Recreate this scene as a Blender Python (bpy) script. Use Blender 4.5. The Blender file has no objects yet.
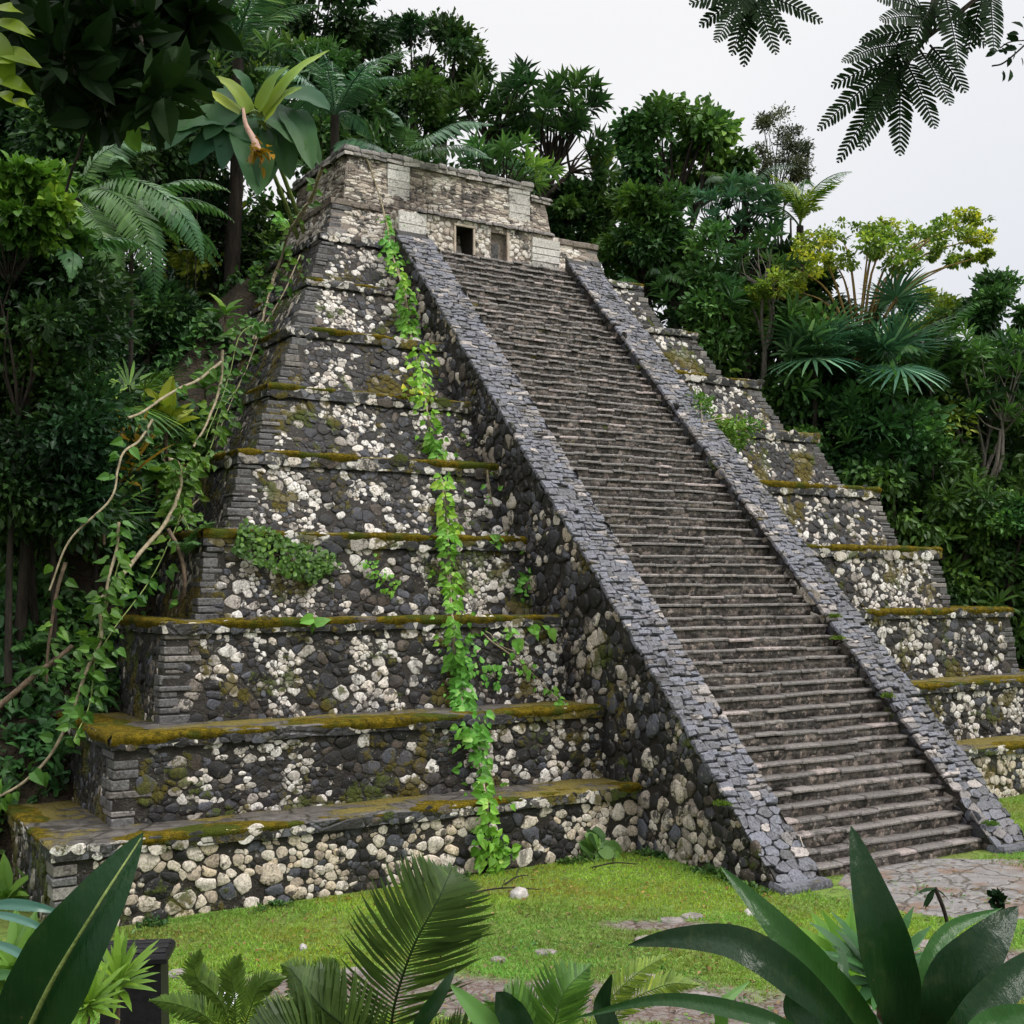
# Stepped stone pyramid in jungle -- self-contained Blender 4.5 scene
import bpy, math
import numpy as np
from mathutils import Vector, noise, Euler
PI = math.pi
ROOT = np.array([14.02, 14.7, 0.0])
rng = np.random.default_rng(11)
SC = bpy.context.scene
COL = SC.collection
U = lambda a, b, n=None: rng.uniform(a, b, n)

# ------------------------------------------------------------------ camera model
F, HZ, PSI, EYE = 1212.0, 73.4, 0.555, 4.0
PITCH = math.atan(HZ / F)
def ray(px, py):
    a = (px - 512) / F; b = (512 - py) / F
    d = math.cos(PITCH) - b * math.sin(PITCH); u = math.sin(PITCH) + b * math.cos(PITCH)
    return np.array([a * math.cos(PSI) + d * math.sin(PSI), -a * math.sin(PSI) + d * math.cos(PSI), u])
EYEP = np.array([0, 0, EYE])
def P(px, py, D):
    "world point seen at a pixel, D metres ahead of the camera"
    return EYEP + ray(px, py) * D
def PL(px, py, ax, val):
    "world point seen at a pixel on the plane axis=val"
    r = ray(px, py)
    return EYEP + r * ((val - EYEP[ax]) / r[ax])
def G(px, py, z=0.0): return PL(px, py, 2, z)
def nrm(v):
    v = np.asarray(v, float); n = np.linalg.norm(v, axis=-1, keepdims=True)
    return v / np.maximum(n, 1e-9)
def sstep(a, b, x):
    t = np.clip((np.asarray(x, float) - a) / (b - a), 0, 1); return t * t * (3 - 2 * t)
_ph = rng.uniform(0, 6.28, (8, 3))
_fr = rng.normal(0, 1, (8, 3))
def nz(p, s=1.0):
    "cheap smooth noise -1..1 for arrays of points"
    p = np.asarray(p, float) * s; o = 0
    for k in range(8):
        o = o + np.sin(p @ _fr[k] * (1 + .35 * k) + _ph[k, 0] + 1.3 * np.sin(p @ _fr[(k + 3) % 8] + _ph[k, 1])) / (1 + .3 * k)
    return o / 3.2

# ------------------------------------------------------------------ mesh builder
class MB:
    def __init__(s): s.V = []; s.n = 0; s.F = {3: [], 4: []}; s.R = {3: [], 4: []}; s.M = {3: [], 4: []}
    def add(s, V, Fc, r=0.5, m=0):
        V = np.asarray(V, float).reshape(-1, 3); Fc = np.asarray(Fc, np.int64)
        k = Fc.shape[1]; s.F[k].append(Fc + s.n)
        s.R[k].append(np.broadcast_to(np.asarray(r, float), (len(Fc),)).copy()); s.M[k].append(np.full(len(Fc), m))
        s.V.append(V); s.n += len(V)
    def more(s, Fc, r=0.5, m=0, off=0):
        Fc = np.asarray(Fc, np.int64); k = Fc.shape[1]; s.F[k].append(Fc + off)
        s.R[k].append(np.broadcast_to(np.asarray(r, float), (len(Fc),)).copy()); s.M[k].append(np.full(len(Fc), m))
    def build(s, name, mats, parent=None, smooth=False, loc=None):
        me = bpy.data.meshes.new(name)
        V = np.concatenate(s.V)
        if loc is not None: V = V - np.asarray(loc)
        q = np.concatenate(s.F[4]) if s.F[4] else np.zeros((0, 4), int)
        t = np.concatenate(s.F[3]) if s.F[3] else np.zeros((0, 3), int)
        cat = lambda D: np.concatenate([np.concatenate(D[4]) if D[4] else np.zeros(0), np.concatenate(D[3]) if D[3] else np.zeros(0)])
        loops = np.concatenate([q.ravel(), t.ravel()]).astype(np.int32)
        starts = np.concatenate([np.arange(len(q)) * 4, len(q) * 4 + np.arange(len(t)) * 3]).astype(np.int32)
        me.vertices.add(len(V)); me.vertices.foreach_set('co', V.astype(np.float32).ravel())
        me.loops.add(len(loops)); me.loops.foreach_set('vertex_index', loops)
        me.polygons.add(len(starts)); me.polygons.foreach_set('loop_start', starts)
        me.polygons.foreach_set('material_index', cat(s.M).astype(np.int32))
        me.polygons.foreach_set('use_smooth', np.full(len(starts), smooth))
        me.update(calc_edges=True)
        a = me.attributes.new('rnd', 'FLOAT', 'FACE'); a.data.foreach_set('value', cat(s.R).astype(np.float32))
        for m in (mats if isinstance(mats, (list, tuple)) else [mats]): me.materials.append(m)
        o = bpy.data.objects.new(name, me); COL.objects.link(o)
        if parent is not None: o.parent = parent
        if loc is not None: o.location = loc
        return o
def tag(o, label, cat, group=None):
    o['label'] = label; o['category'] = cat
    if group: o['group'] = group
    return o
def thing(name, label, cat, loc=(0, 0, 0), group=None):
    o = bpy.data.objects.new(name, None); COL.objects.link(o); o.location = loc; o.empty_display_size = .2
    return tag(o, label, cat, group)
def kind(o, k): o['kind'] = k; return o

def tube(mb, pts, rad, sides=6, r=0.5, m=0):
    pts = np.asarray(pts, float); n = len(pts); rad = np.broadcast_to(np.asarray(rad, float), (n,))
    T = nrm(np.gradient(pts, axis=0)); ref = np.array([0.31, 0.17, 0.93])
    if abs(T[0] @ ref) > .95: ref = np.array([1., 0, 0])
    A = nrm(np.cross(T, ref)); B = np.cross(T, A)
    th = np.arange(sides) * 2 * PI / sides
    V = pts[:, None] + rad[:, None, None] * (np.cos(th)[None, :, None] * A[:, None] + np.sin(th)[None, :, None] * B[:, None])
    i = np.arange(n - 1)[:, None] * sides; j = np.arange(sides)[None]; j2 = (j + 1) % sides
    Fq = np.stack([i + j, i + j2, i + sides + j2, i + sides + j], -1).reshape(-1, 4)
    mb.add(V.reshape(-1, 3), Fq, r, m)
def spline(pts, n=12, wob=0.0):
    pts = np.asarray(pts, float)
    if len(pts) < 3:
        t = np.linspace(0, 1, n)[:, None]; o = pts[0] * (1 - t) + pts[-1] * t
    else:
        ex = np.vstack([2 * pts[0] - pts[1], pts, 2 * pts[-1] - pts[-2]]); o = []
        seg = len(pts) - 1; tt = np.linspace(0, seg, n)
        for t in tt:
            k = min(int(t), seg - 1); u = t - k; a, b, c, d = ex[k:k + 4]
            o.append(.5 * ((2 * b) + (-a + c) * u + (2 * a - 5 * b + 4 * c - d) * u * u + (-a + 3 * b - 3 * c + d) * u ** 3))
        o = np.array(o)
    if wob: o = o + nz(o + 7.7, 3.0)[:, None] * wob * np.array([1, .7, .5])
    return o

# leaf templates: verts (u along, v across, w up) and faces
def T_diamond(fold=.12, p=.45):
    return np.array([[0, 0, 0], [p, .5, fold], [p, -.5, fold], [1, 0, -.05]]), {3: np.array([[0, 3, 1], [0, 2, 3]])}
def T_ovate(fold=.12, droop=.18, prof=((.18, .36), (.45, .5), (.75, .32))):
    v = [[0, 0, 0]]; 
    for (u, w) in prof: v += [[u, w, fold * w * 2 - droop * u * u], [u, 0, -droop * u * u], [u, -w, fold * w * 2 - droop * u * u]]
    v.append([1, 0, -droop]); n = len(prof); q = []; t = [[0, 2, 1], [0, 3, 2]]
    for k in range(n - 1):
        a = 1 + 3 * k; b = a + 3; q += [[a, a + 1, b + 1, b], [a + 1, a + 2, b + 2, b + 1]]
    a = 1 + 3 * (n - 1); e = len(v) - 1; t += [[a, a + 1, e], [a + 1, a + 2, e]]
    return np.array(v, float), {4: np.array(q), 3: np.array(t)}
def T_strap(droop=.25, w1=.5, w2=.42):
    return np.array([[0, .18, 0], [0, -.18, 0], [.45, w1, -droop * .2], [.45, -w1, -droop * .2], [.8, w2 * .7, -droop * .62], [.8, -w2 * .7, -droop * .62], [1, 0, -droop]], float), \
        {4: np.array([[1, 3, 2, 0], [3, 5, 4, 2]]), 3: np.array([[5, 6, 4]])}
TD = T_diamond(); TO = T_ovate(); TS = T_strap(); TB = T_ovate(.1, .12, ((.08, .3), (.35, .5), (.7, .42)))
TH = T_ovate(.14, .2, ((-.08, .34), (.25, .5), (.6, .3)))      # heart shaped
TOB = T_ovate(.08, .1, ((.25, .22), (.6, .48), (.88, .38)))    # widest near its tip
def leaves(mb, pos, d, up, L, W, T=TD, r=None, m=0):
    pos = np.asarray(pos, float).reshape(-1, 3); n = len(pos)
    if n == 0: return
    d = nrm(np.broadcast_to(d, (n, 3))); up = np.broadcast_to(up, (n, 3)); L = np.broadcast_to(L, (n,)); W = np.broadcast_to(W, (n,))
    S = np.cross(up, d); bad = np.linalg.norm(S, axis=1) < 1e-3; S[bad] = [1, 0, 0]; S = nrm(S); N = np.cross(d, S)
    tv, tf = T; k = len(tv)
    V = pos[:, None] + d[:, None] * (L[:, None] * tv[None, :, 0])[..., None] + S[:, None] * (W[:, None] * tv[None, :, 1])[..., None] + N[:, None] * (L[:, None] * tv[None, :, 2])[..., None]
    if r is None: r = rng.random(n)
    r = np.broadcast_to(r, (n,)); base = mb.n; first = True
    for kk, f in tf.items():
        Fc = (f[None] + (np.arange(n) * k)[:, None, None]).reshape(-1, kk); rr = np.repeat(r, len(f))
        if first: mb.add(V.reshape(-1, 3), Fc, rr, m); first = False
        else: mb.more(Fc, rr, m, base)
def rsph(n): return nrm(rng.normal(0, 1, (n, 3)))

# stone block with worn edges: u, v in its face, n outwards
def block(mb, c, u, v, n, su, sv, h, r, jit=.008, bev=.015, m=0):
    c, u, v, n = (np.asarray(a, float) for a in (c, u, v, n)); Vv = []
    for (hh, ins) in ((0, 0), (h * .55, 0), (h, bev)):
        for sx, sy in ((-1, -1), (1, -1), (1, 1), (-1, 1)):
            Vv.append(c + u * (sx * (su / 2 - ins)) + v * (sy * (sv / 2 - ins)) + n * hh)
    Vv = np.array(Vv); J = rng.normal(0, jit, (4, 3)); Vv[0:4] += J; Vv[4:8] += J; Vv[8:12] += J + rng.normal(0, jit * .5, (4, 3))
    Fq = [[k, (k + 1) % 4, 4 + (k + 1) % 4, 4 + k] for k in range(4)] + [[4 + k, 4 + (k + 1) % 4, 8 + (k + 1) % 4, 8 + k] for k in range(4)] + [[8, 9, 10, 11]]
    if np.dot(np.cross(u, v), n) < 0: Fq = [f[::-1] for f in Fq]
    mb.add(Vv, Fq, r, m)

# ------------------------------------------------------------------ materials
class NT:
    def __init__(s, name, mat=None):
        s.mat = bpy.data.materials.new(name); s.mat.use_nodes = True; s.t = s.mat.node_tree; s.t.nodes.clear()
        s.out = s.t.nodes.new('ShaderNodeOutputMaterial')
    def n(s, typ, **k):
        nd = s.t.nodes.new('ShaderNode' + typ)
        for a, b in k.items(): setattr(nd, a, b)
        return nd
    def set(s, inp, v):
        if isinstance(v, bpy.types.NodeSocket): s.t.links.new(v, inp)
        else: inp.default_value = v
    def math(s, op, a, b=None, c=None, clamp=False):
        nd = s.n('Math', operation=op, use_clamp=clamp); s.set(nd.inputs[0], a)
        if b is not None: s.set(nd.inputs[1], b)
        if c is not None: s.set(nd.inputs[2], c)
        return nd.outputs[0]
    def vmath(s, op, a, b=None):
        nd = s.n('VectorMath', operation=op); s.set(nd.inputs[0], a)
        if b is not None: s.set(nd.inputs['Scale'] if op == 'SCALE' else nd.inputs[1], b)
        return nd.outputs[0]
    def noise(s, vec, scale, det=4, rough=.6, col=False, dist=0):
        nd = s.n('TexNoise'); s.set(nd.inputs['Vector'], vec); nd.inputs['Scale'].default_value = scale
        nd.inputs['Detail'].default_value = det; nd.inputs['Roughness'].default_value = rough; nd.inputs['Distortion'].default_value = dist
        return nd.outputs['Color' if col else 'Fac']
    def vor(s, vec, scale, feat='F1', rnd=1.0):
        nd = s.n('TexVoronoi', feature=feat); s.set(nd.inputs['Vector'], vec); nd.inputs['Scale'].default_value = scale
        nd.inputs['Randomness'].default_value = rnd
        return nd
    def rng(s, x, a, b, c=0., d=1., smooth=True):
        nd = s.n('MapRange', interpolation_type='SMOOTHSTEP' if smooth else 'LINEAR'); s.set(nd.inputs[0], x)
        nd.inputs[1].default_value = a; nd.inputs[2].default_value = b; nd.inputs[3].default_value = c; nd.inputs[4].default_value = d
        return nd.outputs[0]
    def mix(s, f, a, b, op='MIX'):
        nd = s.n('Mix', data_type='RGBA', blend_type=op); s.set(nd.inputs[0], f)
        for i, v in ((6, a), (7, b)):
            if isinstance(v, (tuple, list)): v = (*v[:3], 1)
            s.set(nd.inputs[i], v)
        return nd.outputs[2]
    def mixf(s, f, a, b):
        nd = s.n('Mix', data_type='FLOAT'); s.set(nd.inputs[0], f); s.set(nd.inputs[2], a); s.set(nd.inputs[3], b); return nd.outputs[0]
    def ramp(s, f, stops, interp='LINEAR'):
        nd = s.n('ValToRGB'); cr = nd.color_ramp; cr.interpolation = interp
        while len(cr.elements) < len(stops): cr.elements.new(.5)
        for e, (p, c) in zip(cr.elements, stops): e.position = p; e.color = (*c, 1)
        s.set(nd.inputs[0], f); return nd.outputs[0]
    def obj(s): return s.n('TexCoord').outputs['Object']
    def wpos(s): return s.n('NewGeometry').outputs['Position']
    def attr(s, a='rnd', out='Fac'): return s.n('Attribute', attribute_name=a).outputs[out]
    def bsdf(s, col, rough=.7, spec=.5, normal=None, **k):
        b = s.n('BsdfPrincipled'); s.set(b.inputs['Base Color'], (*col, 1) if isinstance(col, tuple) else col)
        s.set(b.inputs['Roughness'], rough); s.set(b.inputs['Specular IOR Level'], spec)
        if normal is not None: s.set(b.inputs['Normal'], normal)
        for a, v in k.items(): s.set(b.inputs[a], v)
        return b.outputs[0]
    def bump(s, h, dist=.02, strength=1.):
        b = s.n('Bump'); s.set(b.inputs['Height'], h); b.inputs['Distance'].default_value = dist; b.inputs['Strength'].default_value = strength
        return b.outputs[0]
    def fin(s, sh): s.t.links.new(sh, s.out.inputs['Surface']); return s.mat

def cobmat(name, stops, moss, dirt, bmp=1., vor=0):
    t = NT(name); p = t.wpos(); r = t.attr()
    fine = t.noise(p, 34, 3, .75); mid = t.noise(p, 6.5, 4, .68); big = t.noise(p, 1.25, 4, .62)
    if vor:
        v = t.vor(p, vor); s_ = t.n('SeparateColor'); t.set(s_.inputs[0], v.outputs['Color']); r = s_.outputs[0]
    col = t.ramp(r, stops)
    col = t.mix(t.rng(fine, .35, .7), t.mix(.22, col, (1., .95, .9), 'OVERLAY'), t.mix(.55, col, (.02, .018, .016)))
    lich = t.rng(t.math('ADD', mid, t.math('MULTIPLY', t.math('SUBTRACT', big, .5), -.6)), .63 - .15 * dirt, .68 - .15 * dirt)
    col = t.mix(t.math('MULTIPLY', lich, .85), col, (.02, .018, .016))
    crust = t.rng(t.math('ADD', t.noise(p, 13, 4, .72), t.math('MULTIPLY', t.math('SUBTRACT', big, .5), .35)), .60, .66)
    col = t.mix(t.math('MULTIPLY', crust, .55), col, t.mix(fine, (.16, .15, .13), (.50, .48, .43)))
    col = t.mix(t.math('MULTIPLY', t.rng(t.noise(t.vmath('MULTIPLY', p, (1.6, 1.6, .45)), 2.6, 4, .7), .54, .68), .62), col, (.022, .019, .015))
    mm = t.rng(t.math('ADD', big, t.math('MULTIPLY', t.math('SUBTRACT', mid, .5), .4)), .70 - .2 * moss, .77 - .2 * moss)
    col = t.mix(t.math('MULTIPLY', mm, .88), col, t.mix(t.rng(t.noise(p, .9, 2), .45, .6), t.mix(t.rng(fine, .3, .7), (.04, .036, .005), (.125, .095, .012)), t.mix(t.rng(fine, .3, .7), (.025, .035, .006), (.075, .10, .014))))
    h = t.math('ADD', t.math('MULTIPLY', mid, 1.1), t.math('MULTIPLY', fine, .5)); h = t.math('ADD', h, t.math('MULTIPLY', mm, .3))
    if vor: h = t.math('ADD', h, t.math('MULTIPLY', v.outputs['Distance'], -1.2))
    return t.fin(t.bsdf(col, t.mixf(mm, t.mixf(r, .5, .68), .95), .32, t.bump(h, .022, bmp)))
def cobble(mb, u0, u1, v0, v1, S, N, size, asp, keep, rfun, flip, K=12, clip=None, gp=(.012, .06), rd=.09, prof=((1., -.25), (.965, .62), (.84, 1.)), lo=.05, hi=.18, jt=.27, ww=1.):
    "field stones: each is a rounded cell of a weighted Voronoi pattern, domed outwards; asp = (width, height, relief)"
    au, av, rel = asp; du = size * au; dv = size * av * .87
    nu = int((u1 - u0) / du) + 5; nv = int((v1 - v0) / dv) + 5
    I, J = np.meshgrid(np.arange(nu), np.arange(nv), indexing='ij')
    u = u0 + (I - 2 + .5 * (J % 2)) * du + rng.normal(0, jt, I.shape) * du; v = v0 + (J - 1.5) * dv + rng.normal(0, jt * .9, I.shape) * dv
    u, v = u / au, v / av                                       # even-out space
    w = (size * .68 * rng.random(I.shape) ** 1.7) ** 2 * 2.0 * ww
    th = np.arange(K) * 2 * PI / K; R = np.full(I.shape + (K,), size * .95)
    for di in (-3, -2, -1, 0, 1, 2, 3):
        for dj in (-3, -2, -1, 0, 1, 2, 3):
            if di == 0 and dj == 0: continue
            a0, a1 = max(0, -di), min(nu, nu - di); b0, b1 = max(0, -dj), min(nv, nv - dj)
            if a1 <= a0 or b1 <= b0: continue
            s1 = (slice(a0, a1), slice(b0, b1)); s2 = (slice(a0 + di, a1 + di), slice(b0 + dj, b1 + dj))
            ex = u[s2] - u[s1]; ey = v[s2] - v[s1]; d = np.hypot(ex, ey) + 1e-6
            h = (d * d + w[s1] - w[s2]) / (2 * d); c = (ex[..., None] * np.cos(th) + ey[..., None] * np.sin(th)) / d[..., None]
            rr = np.where(c > .08, h[..., None] / np.maximum(c, .08), 9); rr = np.where(h[..., None] < 0, -1, rr)
            R[s1] = np.minimum(R[s1], rr)
    gap = size * U(*gp, I.shape)[..., None]
    R = R - gap; R = (1 - 2 * rd) * R + rd * (np.roll(R, 1, -1) + np.roll(R, -1, -1))          # round the corners
    mR = R.min(-1); ok = (mR > size * .06) & (R.mean(-1) > size * .14); ok &= rng.random(I.shape) > .02
    U_, V_ = u * au, v * av; ok &= keep(U_, V_)
    U_, V_, R = U_[ok], V_[ok], np.maximum(R[ok], .004); n = len(U_)
    if n == 0: return
    R *= 1 + rng.normal(0, .05, R.shape) + .09 * np.sin(2 * th[None] + U(0, 6, (n, 1))) + .06 * np.sin(3 * th[None] + U(0, 6, (n, 1))); top = size * rel * U(lo, hi, n) * np.minimum(1.3, R.mean(-1) / (size * .4))
    cu, cv = np.cos(th), np.sin(th); lay = []; tu = rng.normal(0, .42, n); tv = rng.normal(0, .42, n)
    for f, hh in prof:
        a = U_[:, None] + R * f * cu * au; b = V_[:, None] + R * f * cv * av
        if clip: a = np.clip(a, .01, clip[0] - .01); b = np.clip(b, .01, clip[1] - .01)
        q = hh * top[:, None] * (1 + tu[:, None] * f * cu + tv[:, None] * f * cv) * (1 + rng.normal(0, .09, a.shape))
        lay.append(S(a, b) + np.asarray(N) * q[..., None])
    cen = (S(U_, V_) + np.asarray(N) * (top * U(.9, 1.08, n))[:, None])[:, None]
    V = np.concatenate(lay + [cen], 1); k = 3 * K + 1; r1, r2 = rng.random(n), rng.random(n)
    rr = rfun(cen[:, 0], r1, r2)
    base = (np.arange(n) * k)[:, None, None]; q = []
    for l in range(2): q += [[l * K + i, l * K + (i + 1) % K, (l + 1) * K + (i + 1) % K, (l + 1) * K + i] for i in range(K)]
    tr = [[2 * K + i, 2 * K + (i + 1) % K, 3 * K] for i in range(K)]
    q, tr = np.array(q), np.array(tr)
    if flip: q, tr = q[:, ::-1], tr[:, ::-1]
    off = mb.n; mb.add(V.reshape(-1, 3) - ROOT, (q[None] + base).reshape(-1, 4), np.repeat(rr, len(q))); mb.more((tr[None] + base).reshape(-1, 3), np.repeat(rr, len(tr)), 0, off)
def cobble2(mb, u0, u1, v0, v1, S, N, size, asp, keep, rfun, flip, seed=0.):
    "two stone sizes in irregular drifts"
    sel = lambda u, v: nz(np.stack([u, v * 1.3, 0 * u + seed], -1), 1.15) + .35 * nz(np.stack([u, v, 0 * u + seed + 9], -1), 3.3)
    cobble(mb, u0, u1, v0, v1, S, N, size * 1.12, asp, lambda u, v: keep(u, v) & (sel(u, v) > -.02), rfun, flip)
    cobble(mb, u0, u1, v0, v1, S, N, size * .66, (asp[0] * U(.9, 1.2), asp[1], asp[2]), lambda u, v: keep(u, v) & (sel(u, v) < .02), rfun, flip)
def drift(bias, X2, i, mir):
    "white stones come in drifts among dark ones"
    def f(p, r1, r2, extra=0):
        q = p + 13.7 * i
        a = .35 * nz(q, .9) + .5 * nz(q + 40, 2.6) + .3 * nz(q + 80, 5.5)
        rel = np.clip((X2 - p[:, 0]) / 7, -1, 2) if i == 0 else 0
        wht = r1 * .9 + .05 + .95 * a + bias + extra - (.22 * rel if i == 0 else 0) > .70
        m_ = (r1 * .9 + .05 + .95 * a + bias + extra > .48) & (r2 > .5)
        return np.where(wht, .62 + .38 * r2, np.where(m_, .42 + .24 * r1, .56 * r2))
    return f

def blockmat(name, stops, moss=.45, rough=.5, detail=.5, spec=.5, rand=.35, mosscol=((.05, .045, .006), (.11, .085, .012)), stain=.5, crack=0):
    "separate stones: the tone of each comes from its own random number"
    t = NT(name); p = t.wpos(); r = t.attr()
    col = t.ramp(r, stops)
    fine = t.noise(p, 30, 3, .75); mid = t.noise(p, 7, 4, .68); big = t.noise(p, 1.2, 3, .6)
    col = t.mix(t.rng(fine, .35, .75), t.mix(.10, col, (1., .95, .9)), t.mix(.6, col, (.02, .018, .018)))
    col = t.mix(t.math('MULTIPLY', t.rng(t.math('ADD', mid, t.math('MULTIPLY', t.math('SUBTRACT', big, .5), .6)), .62 - .12 * stain, .7), .8), col, (.025, .022, .02))
    if crack:
        e = t.vor(t.vmath('ADD', p, t.vmath('SCALE', t.noise(p, 6, 2, col=True), .1)), crack, 'DISTANCE_TO_EDGE').outputs['Distance']; cm = t.rng(e, .0, .05)
        col = t.mix(cm, (.03, .026, .022), col)
    mm = t.rng(t.math('ADD', t.noise(t.vmath('ADD', p, (3, 7, 2)), 2.2, 6, .7), t.math('MULTIPLY', t.math('SUBTRACT', big, .5), .4)), .70 - .2 * moss, .78 - .2 * moss)
    col = t.mix(t.math('MULTIPLY', mm, .9), col, t.mix(t.rng(fine, .3, .7), *mosscol))
    h = t.math('ADD', t.math('MULTIPLY', mid, 1.), t.math('MULTIPLY', fine, .45)); h = t.math('ADD', h, t.math('MULTIPLY', mm, .35))
    if crack: h = t.math('ADD', h, t.math('MULTIPLY', cm, .6))
    return t.fin(t.bsdf(col, t.mixf(mm, t.math('ADD', rough - .12, t.math('MULTIPLY', mid, .3)), .95), spec, t.bump(h, .03, .9)))

def leafmat(name, stops, rough=.45, tr=.25, spec=.28, vein=0):
    t = NT(name); r = t.attr(); p = t.wpos()
    col = t.ramp(r, stops); hv = t.noise(p, .33, 2, .5); col = t.mix(t.rng(hv, .5, .62, 0, .55), col, t.mix(1., col, (1.75, 1.35, .8), 'MULTIPLY')); col = t.mix(t.rng(hv, .48, .38, 0, .55), col, t.mix(1., col, (.8, 1.05, 1.45), 'MULTIPLY')); col = t.mix(t.math('MULTIPLY', t.noise(p, 5, 3), .35), col, t.mix(.5, col, (.0, .01, .0)))
    nm = None
    if vein:
        col = t.mix(t.rng(t.noise(p, 30, 4, .7), .5, .85), col, t.mix(.25, col, (.08, .10, .03))); col = t.mix(t.rng(t.noise(p, 130, 3, .6), .73, .76), col, (.08, .07, .03)); nm = t.bump(t.math('ADD', t.noise(t.vmath('MULTIPLY', p, (90, 90, 12)), 1., 3, .6), t.noise(p, 9, 3)), .004, .6)
    a = t.bsdf(col, rough, spec, nm)
    tl = t.n('BsdfTranslucent'); t.set(tl.inputs[0], t.mix(.5, col, t.mix(1., col, (1., 1.15, .35), 'MULTIPLY')))
    m = t.n('MixShader'); m.inputs[0].default_value = tr; t.t.links.new(a, m.inputs[1]); t.t.links.new(tl.outputs[0], m.inputs[2])
    return t.fin(m.outputs[0])
def simple(name, c0, c1, scale=6, rough=.7, bump=.01, spec=.4, det=5, stretch=(1, 1, 1)):
    t = NT(name); p = t.vmath('MULTIPLY', t.wpos(), stretch); n1 = t.noise(p, scale, det, .65); n2 = t.noise(p, scale * 5, 4, .7)
    col = t.mix(t.rng(t.math('ADD', t.math('MULTIPLY', n1, .7), t.math('MULTIPLY', n2, .3)), .35, .65), c0, c1)
    return t.fin(t.bsdf(col, rough, spec, t.bump(t.math('ADD', n1, t.math('MULTIPLY', n2, .4)), bump)))
# ------------------------------------------------------------------ pyramid
DRK = [(0, (.007, .007, .008)), (.25, (.017, .017, .019)), (.4, (.045, .047, .057)), (.48, (.09, .097, .12)), (.54, (.05, .040, .032)), (.6, (.125, .10, .08))]
M_stone = cobmat('rubble_stone', DRK + [(.62, (.30, .27, .24)), (.72, (.50, .47, .43)), (.85, (.80, .76, .71)), (1, (.70, .60, .50))], .84, .5)
M_stoneL = cobmat('rubble_stone_warm', DRK + [(.62, (.34, .28, .22)), (.72, (.54, .46, .37)), (.85, (.76, .68, .58)), (1, (.60, .46, .33))], .42, .15)
M_stoneS = cobmat('rubble_stone_mossy', DRK + [(.62, (.20, .18, .15)), (.8, (.36, .33, .28)), (1, (.50, .45, .38))], .95, .6)
M_stoneF = cobmat('flank_stone', DRK + [(.62, (.22, .19, .16)), (.75, (.36, .32, .27)), (.88, (.56, .52, .46)), (1, (.40, .32, .24))], .5, .55)
M_stoneT = cobmat('temple_stone', [(0, (0.1456, 0.1176, 0.1008)), (.3, (0.3360, 0.2800, 0.2352)), (.6, (0.5600, 0.4816, 0.4032)), (.8, (0.7168, 0.6384, 0.5488)), (1, (0.8064, 0.7392, 0.6608))], .0, .45)
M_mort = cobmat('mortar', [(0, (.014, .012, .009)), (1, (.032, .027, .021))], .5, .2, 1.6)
M_mortS = cobmat('mortar_mossy', [(0, (.018, .016, .010)), (1, (.035, .032, .018))], 1.0, .3, 1.6)
M_mortT = cobmat('temple_mortar', [(0, (0.1820, 0.1495, 0.1235)), (1, (0.2860, 0.2405, 0.2015))], .05, .3, 1.6)
SLATE = [(0, (0.0170, 0.0201, 0.0298)), (.25, (0.0446, 0.0520, 0.0765)), (.5, (0.0904, 0.1010, 0.1435)), (.7, (0.0904, 0.0808, 0.0829)), (.85, (0.1594, 0.1402, 0.1328)), (1, (0.3400, 0.2975, 0.2762))]
M_slate = blockmat('slate_paving', SLATE, .22, .5, stain=.55, spec=.3)
M_quoin = blockmat('corner_stone', [(0, (0.0179, 0.0187, 0.0223)), (.5, (0.0446, 0.0469, 0.0536)), (.8, (0.0759, 0.0759, 0.0781)), (.86, (0.0670, 0.0536, 0.0424)), (.95, (0.1875, 0.1696, 0.1518)), (1, (0.2589, 0.2411, 0.2232))], .1, .5, stain=.8)
M_step = blockmat('step_stone', [(0, (0.0540, 0.0450, 0.0378)), (.4, (0.0990, 0.0828, 0.0720)), (.7, (0.1485, 0.1260, 0.1125)), (.9, (0.1980, 0.1665, 0.1530)), (1, (0.3060, 0.2430, 0.2250))], .15, .5, stain=.9, mosscol=((0.0450, 0.0405, 0.0090), (0.0810, 0.0675, 0.0135)))
M_plas = blockmat('pale_plaster', [(0, (.50, .475, .43)), (1, (.70, .67, .62))], -.1, .8, stain=.75)
M_ledge = None
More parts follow.
